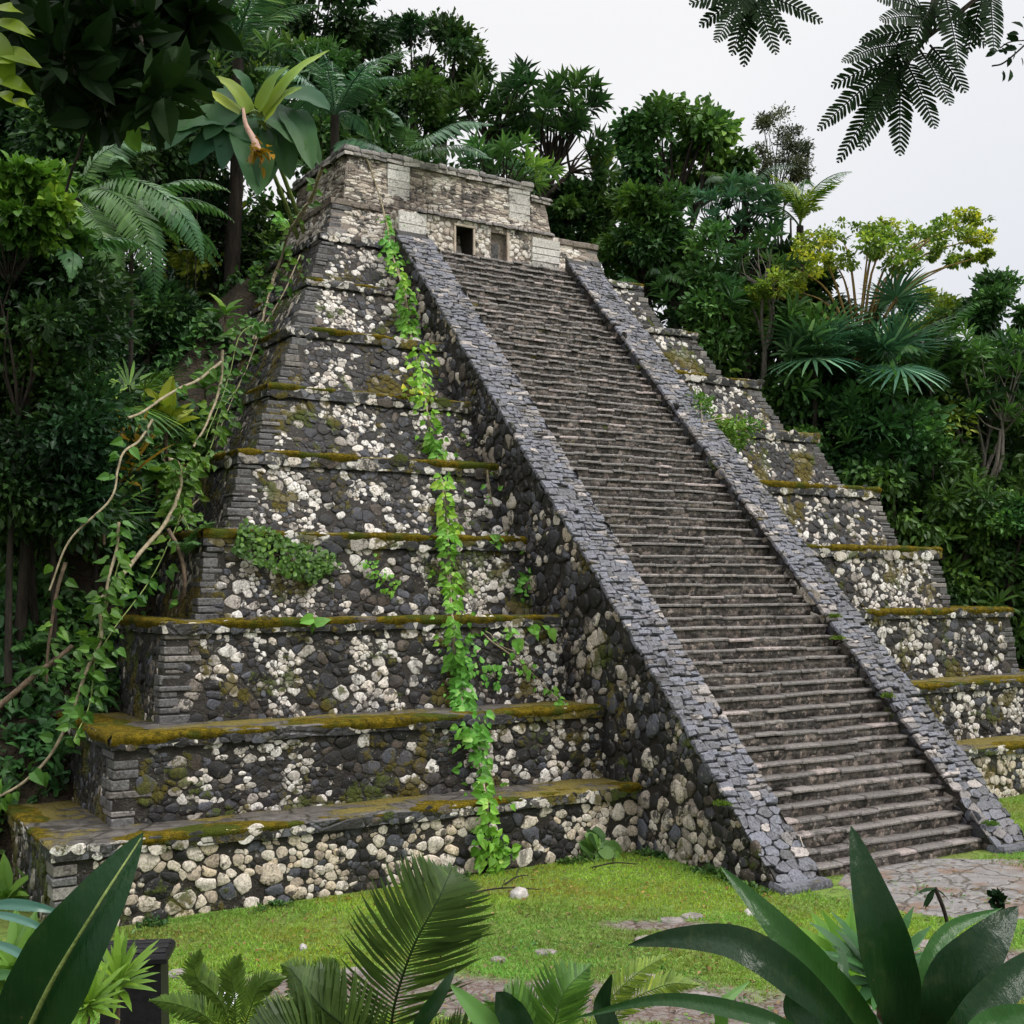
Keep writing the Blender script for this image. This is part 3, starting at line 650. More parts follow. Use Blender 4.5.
# ------------------------------------------------------------------ ground, hills, sky
CP, SP = math.cos(PSI), math.sin(PSI)
def depth_lat(x, y): return x * SP + y * CP, x * CP - y * SP
def nz2(x, y, s): return nz(np.stack([x, y, np.zeros_like(x)], -1), s)
def hgt(x, y):
    x = np.asarray(x, float); y = np.asarray(y, float)
    s, r = depth_lat(x, y); t = r / np.maximum(s, 1.0)
    d = np.hypot(x, y)
    near = 2.35 * (1 - sstep(1.6, 8.6, d))
    mound = np.minimum(np.minimum(1.2 * (y - 17.1), 1.25 * x - .5), np.minimum(1.2 * (27.5 - x), 11.0)) + nz2(x, y, 1.1) * .22
    mound = np.maximum(mound, 0)
    left = sstep(.02, -.42, t); crest = 12 + 16 * left + 2 * nz2(x, y, .12)
    hill = np.clip((s - 35 + 3 * left) * (.95 + .3 * left), 0, None); hill = crest * (1 - np.exp(-hill / np.maximum(crest, 1))) 
    hill = hill + nz2(x, y, .35) * .5 * (hill > .3)
    side = np.clip((-x - 1.0) * .6, 0, 6) * sstep(9, 14, y)
    return np.maximum(np.maximum(near, mound), np.maximum(hill, side)) + .02 * nz2(x, y, .8)
def dirt(x, y):
    "bare soil in the lawn, 0..1"
    p = np.stack([x, y, 0 * x], -1); m = 0
    for (px, py, rx, ry) in ((540, 1000, 3.2, .75), (360, 985, 1.4, .7), (700, 1010, 1.8, .8), (860, 985, 1.0, .5), (655, 925, .8, .3), (990, 965, 1.2, .9), (830, 1010, 1.5, .5)):
        c = G(px, py); dx = x - c[0]; dy = y - c[1]; a = dx * CP - dy * SP; b = dx * SP + dy * CP
        m = np.maximum(m, 1.25 - np.sqrt((a / rx) ** 2 + (b / ry) ** 2))
    m = m + nz(p, 2.6) * .32 + nz(p + 9, 9) * .16
    return sstep(.25, .75, m)
def ground():
    def sheet(name, xs, ys, mat, keep=None):
        X, Y = np.meshgrid(xs, ys, indexing='ij'); Z = hgt(X, Y); V = np.stack([X, Y, Z], -1).reshape(-1, 3); m = len(ys)
        i = np.arange(len(xs) - 1)[:, None] * m; j = np.arange(m - 1)[None]
        Fq = np.stack([i + j, i + m + j, i + m + j + 1, i + j + 1], -1).reshape(-1, 4)
        mb = MB(); mb.add(V, Fq); o = mb.build(name, mat, smooth=True)
        a = o.data.attributes.new('dirt', 'FLOAT', 'POINT'); a.data.foreach_set('value', np.asarray(dirt(V[:, 0], V[:, 1]), np.float32))
        return o
    t = NT('lawn_and_soil'); p = t.wpos(); d = t.attr('dirt'); fine = t.noise(p, 40, 4, .7); mid = t.noise(p, 7, 5, .7); big = t.noise(p, .9, 3)
    gr = t.mix(t.rng(mid, .35, .65), (.07, .115, .014), (.14, .22, .03)); gr = t.mix(t.rng(big, .5, .65, 0, .5), gr, (.13, .14, .03))
    v = t.vor(t.vmath('ADD', p, t.vmath('SCALE', t.noise(p, 5, 2, col=True), .15)), 5.5, 'DISTANCE_TO_EDGE').outputs['Distance']; vc = t.vor(t.vmath('ADD', p, t.vmath('SCALE', t.noise(p, 5, 2, col=True), .15)), 5.5)
    so = t.mix(t.rng(fine, .3, .7), (.07, .045, .035), (.16, .11, .09)); so = t.mix(t.math('MULTIPLY', t.rng(v, .03, .08), t.rng(mid, .42, .5)), so, t.mix(t.noise(p, 3), (.12, .10, .09), (.21, .18, .165)))
    # leaf litter on steep wild slopes
    lit = t.mix(t.rng(t.noise(p, 18, 4, .8), .4, .6), (.012, .011, .006), (.05, .035, .02))
    sz = t.n('SeparateXYZ'); t.set(sz.inputs[0], p); sn = t.n('SeparateXYZ'); t.set(sn.inputs[0], t.n('NewGeometry').outputs['Normal'])
    wild = t.math('MAXIMUM', t.rng(sn.outputs[2], .985, .9), t.rng(sz.outputs[2], .15, .35))
    col = t.mix(d, gr, so); col = t.mix(wild, col, lit)
    h = t.math('ADD', t.math('ADD', mid, t.math('MULTIPLY', fine, .5)), t.math('MULTIPLY', t.rng(v, 0, .1), .5))
    mat = t.fin(t.bsdf(col, t.mixf(d, .85, .6), .35, t.bump(h, .04, .8)))
    xs = np.concatenate([np.linspace(-90, -4, 60), np.arange(-3.9, 27.1, .13), np.linspace(27.5, 110, 70)])
    ys = np.concatenate([np.linspace(-40, -3, 30), np.arange(-2.9, 30, .13), np.linspace(30.4, 120, 110)])
    kind(sheet('ground', xs, ys, mat), 'structure')
ground()

# stone apron before the stair (worn round paving in the lawn)
def apron():
    t = NT('worn_paving'); p = t.wpos(); pd = t.vmath('ADD', p, t.vmath('SCALE', t.noise(p, 4, 3, col=True), .25))
    e = t.vor(pd, 1.9, 'DISTANCE_TO_EDGE').outputs['Distance']; c = t.vor(pd, 1.9).outputs['Color']; mid = t.noise(p, 6, 5, .7); fine = t.noise(p, 35, 4, .7)
    col = t.mix(t.rng(mid, .3, .7), (.12, .112, .108), (.24, .228, .222)); col = t.mix(t.math('MULTIPLY', c, .25), col, (.26, .235, .22))
    col = t.mix(t.rng(t.noise(p, 1.3, 4), .5, .6), col, (.17, .115, .085)); col = t.mix(t.rng(e, .005, .04), (.06, .05, .035), col)
    col = t.mix(t.rng(t.noise(p, 3, 5, .7), .6, .66), col, (.07, .085, .02))
    mat = t.fin(t.bsdf(col, t.rng(mid, .3, .7, .35, .7), .5, t.bump(t.math('ADD', t.math('ADD', mid, fine), t.rng(e, 0, .08)), .02)))
    out = [(832, 885), (846, 868), (880, 860), (925, 857), (975, 858), (1040, 862), (1075, 885), (1060, 915), (1000, 922), (950, 921), (905, 914), (865, 900)]
    pts = np.array([G(a, b) for a, b in out]); c0 = pts.mean(0); pts = spline(np.vstack([pts, pts[:1]]), 72)[:-1]; pts += nz(pts, 3)[:, None] * .06 * np.array([1, 1, 0])
    mb = MB(); n = len(pts); c0[2] = .018; V = [c0]; 
    ring_ = []
    for f, z in ((.5, .018), (.93, .016), (1, -.02)): V += [(*(c0[:2] + (q[:2] - c0[:2]) * f), z + .004 * float(nz(q, 2))) for q in pts]
    V = np.array([np.asarray(v, float) for v in V]); mb.add(V, [[0, 1 + k, 1 + (k + 1) % n] for k in range(n)])
    for r_ in range(2): mb.more([[1 + r_ * n + k, 1 + (r_ + 1) * n + k, 1 + (r_ + 1) * n + (k + 1) % n, 1 + r_ * n + (k + 1) % n] for k in range(n)])
    kind(mb.build('path', mat, smooth=False), 'structure')
apron()

def world():
    w = bpy.data.worlds.new('World'); SC.world = w; w.use_nodes = True; t = w.node_tree; t.nodes.clear()
    N = lambda ty, **k: (lambda n: ([setattr(n, a, b) for a, b in k.items()], n)[1])(t.nodes.new(ty))
    out = N('ShaderNodeOutputWorld'); bg = N('ShaderNodeBackground'); sky = N('ShaderNodeTexSky', sky_type='NISHITA'); sky.sun_disc = False
    sky.sun_elevation = math.radians(50); sky.sun_rotation = SUNROT; sky.air_density = 1.6; sky.dust_density = 4
    sc = N('ShaderNodeMix', data_type='RGBA', blend_type='MULTIPLY'); sc.inputs[0].default_value = 1; sc.inputs[7].default_value = (.1, .1, .1, 1); t.links.new(sky.outputs[0], sc.inputs[6])
    tc = N('ShaderNodeTexCoord'); no = N('ShaderNodeTexNoise'); no.inputs['Scale'].default_value = 1.6; no.inputs['Detail'].default_value = 5; t.links.new(tc.outputs['Generated'], no.inputs['Vector'])
    dp = N('ShaderNodeVectorMath', operation='DOT_PRODUCT'); dp.inputs[1].default_value = (.80, -.05, -.55); t.links.new(tc.outputs['Generated'], dp.inputs[0])
    ad = N('ShaderNodeMath', operation='MULTIPLY_ADD'); ad.inputs[1].default_value = .25; t.links.new(no.outputs['Fac'], ad.inputs[0]); t.links.new(dp.outputs['Value'], ad.inputs[2])
    cr = N('ShaderNodeValToRGB'); cr.color_ramp.elements[0].position = .38; cr.color_ramp.elements[0].color = (.755, .752, .758, 1); cr.color_ramp.elements[1].position = .74; cr.color_ramp.elements[1].color = (.575, .605, .665, 1); t.links.new(ad.outputs[0], cr.inputs[0])
    mx = N('ShaderNodeMix', data_type='RGBA'); mx.inputs[0].default_value = .93; t.links.new(sc.outputs[2], mx.inputs[6]); t.links.new(cr.outputs[0], mx.inputs[7])
    # an overcast sky is two to three times brighter overhead than near the horizon
    sp = N('ShaderNodeSeparateXYZ'); t.links.new(tc.outputs['Generated'], sp.inputs[0]); mr = N('ShaderNodeMapRange', interpolation_type='SMOOTHSTEP'); t.links.new(sp.outputs[2], mr.inputs[0])
    mr.inputs[1].default_value = .42; mr.inputs[2].default_value = 1.; mr.inputs[3].default_value = 1.; mr.inputs[4].default_value = 3.2; t.links.new(mr.outputs[0], bg.inputs['Strength'])
    t.links.new(mx.outputs[2], bg.inputs['Color']); t.links.new(bg.outputs[0], out.inputs[0])
SD = nrm([.55, -.75, 1.15])     # towards the sun, behind cloud
SUNROT = math.atan2(SD[0], SD[1])
world()
sl = bpy.data.lights.new('sun', 'SUN'); sl.energy = 1.5; sl.angle = math.radians(22); sl.color = (1, .965, .91)
so = bpy.data.objects.new('sun', sl); COL.objects.link(so); so.rotation_euler = Vector(SD).to_track_quat('Z', 'Y').to_euler(); so.location = (5, -5, 30)
cam = bpy.data.cameras.new('camera'); cam.lens = F / 1024 * 36; cam.sensor_width = 36; cam.clip_end = 500; cam.clip_start = .05
co = bpy.data.objects.new('camera', cam); COL.objects.link(co); co.location = (0, 0, EYE); co.rotation_euler = (PI / 2 + PITCH, 0, -PSI); SC.camera = co
SC.view_settings.view_transform = 'Standard'; SC.view_settings.look = 'None'; SC.view_settings.exposure = .36; SC.view_settings.gamma = 1
SC.render.engine = 'CYCLES'; SC.cycles.max_bounces = 6; SC.cycles.diffuse_bounces = 2; SC.cycles.glossy_bounces = 2; SC.cycles.transmission_bounces = 3; SC.cycles.transparent_max_bounces = 4
SC.cycles.use_denoising = True; SC.cycles.use_adaptive_sampling = True; SC.cycles.adaptive_threshold = .03
# ------------------------------------------------------------------ vegetation
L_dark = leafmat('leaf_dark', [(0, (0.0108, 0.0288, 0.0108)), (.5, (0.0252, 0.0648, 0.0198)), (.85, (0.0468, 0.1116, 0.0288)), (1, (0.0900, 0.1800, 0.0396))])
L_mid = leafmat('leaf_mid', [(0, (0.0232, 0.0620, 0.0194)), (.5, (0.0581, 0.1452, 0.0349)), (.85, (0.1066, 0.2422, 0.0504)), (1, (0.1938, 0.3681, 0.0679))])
L_bright = leafmat('leaf_bright', [(0, (.03, .075, .012)), (.5, (.07, .17, .022)), (.85, (.13, .27, .035)), (1, (.22, .36, .05))], .4, .3)
L_yel = leafmat('leaf_yellow_green', [(0, (0.0607, 0.1115, 0.0162)), (.5, (0.1722, 0.2632, 0.0364)), (.85, (0.3443, 0.4455, 0.0507)), (1, (0.5670, 0.6075, 0.0607))], .5, .3)
L_blue = leafmat('leaf_blue_green', [(0, (0.0244, 0.0650, 0.0325)), (.5, (0.0609, 0.1522, 0.0731)), (.9, (0.1218, 0.2639, 0.1218)), (1, (0.2436, 0.4060, 0.2030))], .4)
L_grey = leafmat('leaf_grey_green', [(0, (.03, .045, .03)), (1, (.09, .12, .08))], .6)
L_sil = leafmat('leaf_overhead', [(0, (.006, .016, .004)), (.7, (.012, .030, .008)), (1, (.022, .05, .012))], .6, .18, .08)
L_gold = leafmat('leaf_golden', [(0, (.16, .09, .008)), (1, (.36, .24, .02))], .5, .3)
L_gloss = leafmat('leaf_glossy', [(0, (.005, .020, .006)), (.5, (.011, .042, .009)), (1, (.03, .10, .016))], .26, .15, .2, 1)
L_pale = leafmat('leaf_pale_wet', [(0, (.04, .12, .07)), (1, (.09, .19, .12))], .28, .2, .4)
L_fern = leafmat('leaf_fern', [(0, (0.0255, 0.0510, 0.0127)), (.6, (0.0637, 0.1128, 0.0255)), (1, (0.1092, 0.1820, 0.0364))], .4, .35)
L_banana = leafmat('leaf_broad', [(0, (0.0192, 0.0660, 0.0288)), (.6, (0.0420, 0.1200, 0.0504)), (1, (0.0840, 0.2040, 0.0720))], .5, .3, .22, 1)
B_dark = simple('bark_dark', (.012, .010, .008), (.045, .036, .028), 5, .9, .03, .2, 5, (2, 2, .4))
B_pale = simple('bark_pale', (0.0720, 0.0630, 0.0510), (0.1800, 0.1620, 0.1380), 6, .85, .02, .3, 5, (2, 2, .6))
B_vine = simple('vine_bark', (.16, .13, .08), (.36, .31, .20), 10, .8, .01, .3)
B_brown = simple('vine_bark_brown', (.05, .035, .022), (.16, .115, .075), 10, .8, .01, .3)
B_green = simple('vine_stem_green', (.10, .15, .03), (.2, .26, .07), 10, .6, .01)
B_orange = simple('stem_orange', (.12, .06, .02), (.30, .20, .05), 6, .6, .01)

def clumps(mb, C, rad, n, L, W, T=TD, flat=.7, upb=.5, ball=0.55, m=0, tone=.5, spread=.35):
    "leaf clumps: n leaves about each centre, spread near the clump's outer skin"
    C = np.asarray(C, float); k = len(C); rad = np.broadcast_to(rad, (k,)); n = int(n)
    c = np.repeat(C, n, 0); r = np.repeat(rad, n); d = rsph(k * n); rr = np.abs(rng.normal(.62, .30, k * n))
    pos = c + d * (r * rr)[:, None] * np.array([1, 1, flat]); pos += nz(pos, 1.6)[:, None] * np.array([.12, .1, .14]) * min(1., float(np.mean(rad)))
    mean = C.mean(0); out = nrm(c - mean + [0, 0, .01])
    dr = nrm(d + .5 * out + [0, 0, -.15] + rng.normal(0, .45, d.shape)); up = nrm(rng.normal(0, .45, d.shape) + [0, 0, 1] * np.ones(1) * upb + d * .5)
    ct = np.repeat(rng.normal(0, .2, k), n); lf = np.clip(tone + ct + rng.normal(0, .17, k * n), 0, 1)
    s = U(.6, 1.25, k * n)
    leaves(mb, pos, dr, up, L * s, W * s, T, lf, m)
def rosettes(mb, C, axis, nl, L, W, T=TOB, elev=.35, m=0, tone=.5, stem=.02):
    C = np.asarray(C, float); k = len(C); ax = nrm(np.broadcast_to(axis, (k, 3))); nl = int(nl)
    a = np.repeat(ax, nl, 0); c = np.repeat(C, nl, 0); th = (np.tile(np.arange(nl), k) * 2.399 + np.repeat(U(0, 6, k), nl))
    ref = nrm(np.cross(a, [.3, .2, .94] + np.zeros(3))); b = np.cross(a, ref)
    rd = ref * np.cos(th)[:, None] + b * np.sin(th)[:, None]; lay = np.tile(np.linspace(-.25, 1, nl), k)[:, None]
    e = elev + .75 * lay + rng.normal(0, .12, (k * nl, 1)); d = nrm(rd * np.cos(e) + a * np.sin(e))
    up = nrm(a * np.cos(e) - rd * np.sin(e)); s = U(.75, 1.15, k * nl)
    leaves(mb, c + d * L * .05 + a * lay * L * .1, d, up, L * s, W * s, T, np.clip(tone + np.repeat(rng.normal(0, .15, k), nl) + rng.normal(0, .12, k * nl) + .1 * lay[:, 0], 0, 1), m)
def ellip(c, R, n, hollow=.5, zmin=-1):
    d = rsph(n * 2); d = d[d[:, 2] > zmin][:n]; r = hollow + (1 - hollow) * rng.random(len(d)) ** .6
    return np.asarray(c) + d * r[:, None] * np.asarray(R)
def limbs(mb, base, C, r0, fork=None, m=0, wob=.15):
    "tapered trunk to the fork, then a limb to every clump centre"
    base = np.asarray(base, float); C = np.asarray(C, float)
    if fork is None: fork = base * .35 + C.mean(0) * .65; fork[2] = base[2] + .6 * (C[:, 2].mean() - base[2])
    fork = np.asarray(fork, float); tr = spline([base, base * .5 + fork * .5 + rng.normal(0, wob, 3) * [1, 1, .2], fork], 12, .02)
    tube(mb, tr, np.linspace(r0 * 1.25, r0 * .62, 12), 8, .5, m)
    mids = []
    nb = max(2, min(7, len(C) // 4)); g = C[rng.choice(len(C), nb, replace=False)] * .55 + fork * .45; g += rng.normal(0, .1, g.shape)
    for q in g: tube(mb, spline([fork, (fork + q) / 2 + rng.normal(0, .12, 3), q], 6), np.linspace(r0 * .5, r0 * .27, 6), 6, .5, m)
    for c in C:
        q = g[np.argmin(((g - c) ** 2).sum(1))]; tube(mb, spline([q, (q + c) / 2 + rng.normal(0, .1, 3), c], 5), np.linspace(r0 * .24, r0 * .05, 5), 4, .5, m)
def px2(c, R, D): return np.asarray(R) * D / F
def tree(label, px, py, D, rx, ry, n=26, per=230, L=.2, W=.11, mat=None, bark=None, T=TD, cat='tree', name='jungle_tree', style='clump', crad=.3, tr=.16, group=None, tone=.5, hollow=.35, zmin=-.9, extra=None, flat=.7, foot=None):
    c = P(px, py, D); Rx, Ry = rx * D / F, ry * D / F; C = ellip(c, (Rx, Rx * .9, Ry), n, hollow, zmin)
    if extra: C = np.vstack([C] + [ellip(P(a, b, D), (q * D / F, q * D / F, q * D / F * .8), k, .1) for a, b, q, k in extra])
    fx, fy = (c[0], c[1]) if foot is None else foot; gz = float(hgt(fx, fy)) - .2
    if gz > c[2] - Ry * .6: gz = c[2] - Ry - 1
    base = np.array([fx, fy, gz]); o = thing(name, label, cat, base, group)
    mb = MB(); limbs(mb, base, C, tr); mb.build('trunk', bark or B_dark, o, True, None).location = -base
    mb = MB()
    if style == 'clump': clumps(mb, C, crad * Rx * U(.7, 1.25, len(C)), per, L, W, T, flat=flat, tone=tone)
    else:
        ax = nrm(C - c + [0, 0, Ry * .9]); rosettes(mb, C, ax, per, L, W, T, tone=tone)
    mb.build('crown', mat or L_dark, o).location = -base
    return o
def pinnate(mb, pts, up, n, ll, lw, a0=1.2, a1=.6, droop=.2, T=TS, m=0, r=None, rach=.012, mr=0, start=.12, prof=None, rr=.3, tw=0):
    "feather leaf along a spine: n pairs of leaflets"
    pts = np.asarray(pts, float); s = np.linspace(0, 1, len(pts)); t = np.linspace(start, .995, n)
    pos = np.stack([np.interp(t, s, pts[:, k]) for k in range(3)], 1); tan = nrm(np.gradient(pts, axis=0)); tn = nrm(np.stack([np.interp(t, s, tan[:, k]) for k in range(3)], 1))
    up = np.broadcast_to(up, (3,)); S = nrm(np.cross(tn, up)); N = np.cross(S, tn)
    pr = np.sin(np.clip((t - start) / (1 - start), 0, 1) ** .75 * PI * .93 + .18) if prof is None else prof(t)
    ang = a0 + (a1 - a0) * t
    for sg in (-1, 1):
        d = tn * np.cos(ang)[:, None] + S * sg * np.sin(ang)[:, None] - N * droop * U(.6, 1.4, n)[:, None] + rng.normal(0, .05, (n, 3))
        leaves(mb, pos, d, N + S * sg * tw, ll * np.maximum(pr, .12) * U(.92, 1.08, n), lw * (.5 + .5 * pr), T, np.clip((.45 if r is None else r) + rng.normal(0, .16, n), 0, 1), m)
    tube(mb, pts, np.linspace(rach, rach * .25, len(pts)), 5, rr, mr)
def arc(L, p0, p1, n=12, side=0.):
    "frond spine in its own frame: starts along +X at pitch p0, ends at pitch p1"
    p = np.linspace(p0, p1, n); x = np.concatenate([[0], np.cumsum(np.cos(p[:-1]))]) * L / n; z = np.concatenate([[0], np.cumsum(np.sin(p[:-1]))]) * L / n
    return np.stack([x, side * (x / max(L, .01)) ** 2 * L, z], 1)
_FR = {}
def frondmesh(key, **k):
    if key not in _FR:
        mb = MB(); f = dict(L=1., p0=.9, p1=-.5, n=34, ll=.3, lw=.03, a0=1.25, a1=.5, droop=.3, mat=L_mid, side=0.); f.update(k)
        pinnate(mb, arc(f['L'], f['p0'], f['p1'], 14, f['side']), (0, 0, 1), f['n'], f['ll'], f['lw'], f['a0'], f['a1'], f['droop'], rach=f['L'] * .011, mr=0)
        o = mb.build('frond', f['mat']); _FR[key] = o.data; bpy.data.objects.remove(o)
    return _FR[key]
def addfrond(par, me, az, tilt=0., sc=1., loc=(0, 0, 0), roll=0.):
    o = bpy.data.objects.new('frond', me); COL.objects.link(o); o.parent = par; o.location = loc; o.rotation_euler = (roll, -tilt, az); o.scale = (sc,) * 3; return o
def palm(label, px, py, D, keys, nf, sc, trunk=.12, cat='palm', name='palm_tree', bark=None, group=None, tilt=(0, .6), az0=0., azr=2 * PI, foot=True, dz=0):
    top = P(px, py, D); gz = float(hgt(top[0], top[1])) - .2 if foot else top[2] - .3
    if gz > top[2] - .4: gz = top[2] - 1.
    o = thing(name, label, cat, top, group); h = top[2] - gz
    mb = MB(); zz = np.linspace(-h, .05, 16); tube(mb, np.stack([.06 * np.sin(zz * .8 + px) * (zz / h), .05 * np.cos(zz * .6) * (zz / h), zz], 1), np.linspace(trunk * 1.2, trunk * .8, 16), 8)
    mb.build('trunk', bark or B_dark, o, True)
    for k in range(nf):
        addfrond(o, keys[k % len(keys)], az0 + azr * (k + U(-.25, .25)) / nf, U(*tilt), sc * U(.85, 1.15), (0, 0, 0), U(-.3, .3))
    return o
# ---- feather fronds of several kinds
L_frond = leafmat('leaf_hanging_frond', [(0, (.03, .08, .03)), (.6, (.07, .17, .06)), (1, (.13, .27, .09))], .4, .3)
fA = frondmesh('dark', L=3., p0=.9, p1=-.9, n=46, ll=.62, lw=.05, droop=.45, mat=L_mid)
fA2 = frondmesh('dark2', L=3., p0=.7, p1=-1.2, n=46, ll=.6, lw=.05, droop=.6, mat=L_dark)
fB = frondmesh('blue', L=3.4, p0=.95, p1=-.35, n=50, ll=.66, lw=.055, droop=.35, mat=L_blue)
fB2 = frondmesh('blue2', L=3.2, p0=.8, p1=-.9, n=46, ll=.6, lw=.055, droop=.5, mat=L_blue)
fY = frondmesh('yellow', L=2.2, p0=1.0, p1=-.3, n=26, ll=.55, lw=.07, a0=.9, a1=.4, droop=.1, mat=L_yel)
fC = frondmesh('fernlike', L=1.6, p0=.8, p1=-.4, n=34, ll=.30, lw=.045, droop=.15, mat=L_mid)
fL = frondmesh('broadleaflet', L=2.2, p0=.5, p1=-1.1, n=20, ll=.34, lw=.13, a0=1.2, a1=.7, droop=.25, mat=L_frond)
fS = frondmesh('small', L=.9, p0=.9, p1=-.6, n=24, ll=.2, lw=.028, droop=.15, mat=L_mid)
def fanmesh(key, mat, R=1., nb=20, w=.07, spread=2.2):
    if key in _FR: return _FR[key]
    mb = MB(); th = np.linspace(-spread, spread, nb); d = np.stack([np.cos(th), np.sin(th), .1 + 0 * th], 1)
    leaves(mb, np.array([[.45 * R, 0, .12]]) + d * .04, d, (0, 0, 1), R * (.75 + .25 * np.cos(th)), w * R, T_strap(.3), None); tube(mb, [(0, 0, 0), (.25 * R, 0, .1), (.45 * R, 0, .12)], .012 * R, 5)
    o = mb.build('fan', mat); _FR[key] = o.data; bpy.data.objects.remove(o); return _FR[key]
def fanpalm(label, px, py, D, nf, R, mat, key, trunk=.07, group=None):
    me = fanmesh(key, mat); top = P(px, py, D); gz = float(hgt(top[0], top[1])) - .2
    if gz > top[2] - .3: gz = top[2] - .8
    o = thing('fan_palm', label, 'palm', top, group); mb = MB(); h = top[2] - gz
    tube(mb, np.stack([0 * np.linspace(0, 1, 8), .05 * np.sin(np.linspace(0, 3, 8)), np.linspace(-h, 0, 8)], 1), trunk, 7); mb.build('trunk', B_dark, o, True)
    for k in range(nf):
        f = addfrond(o, me, k * 2.4 + U(-.2, .2), U(-.5, 1.1), R * U(.8, 1.1)); f.name = 'fan_leaf'
    return o
def leafshape(mb, pts, w, up, nc=5, fold=.12, r=.5, m=0, prof=None, wav=0., split=0):
    "one broad leaf as a real curved blade: spine pts, full width w"
    pts = np.asarray(pts, float); n = len(pts); T_ = nrm(np.gradient(pts, axis=0)); S = nrm(np.cross(np.broadcast_to(up, (n, 3)), T_)); N = np.cross(T_, S)
    s = np.linspace(0, 1, n); pr = np.sin(np.clip(s, 0, 1) ** .8 * PI) ** .7 if prof is None else prof(s); pr = np.maximum(pr, .015)
    c = np.linspace(-1, 1, nc)
    V = pts[:, None] + S[:, None] * (c[None, :, None] * (pr * w / 2)[:, None, None]) + N[:, None] * ((np.abs(c)[None] * fold * (pr * w)[:, None] + wav * w * np.sin(s * 23 + c[0])[:, None] * (c ** 2)[None]))[..., None]
    V2 = V - N[:, None] * .0012
    i = np.arange(n - 1)[:, None] * nc; j = np.arange(nc - 1)[None]; Fq = np.stack([i + j, i + j + 1, i + nc + j + 1, i + nc + j], -1).reshape(-1, 4)
    mb.add(V.reshape(-1, 3), Fq, r, m)

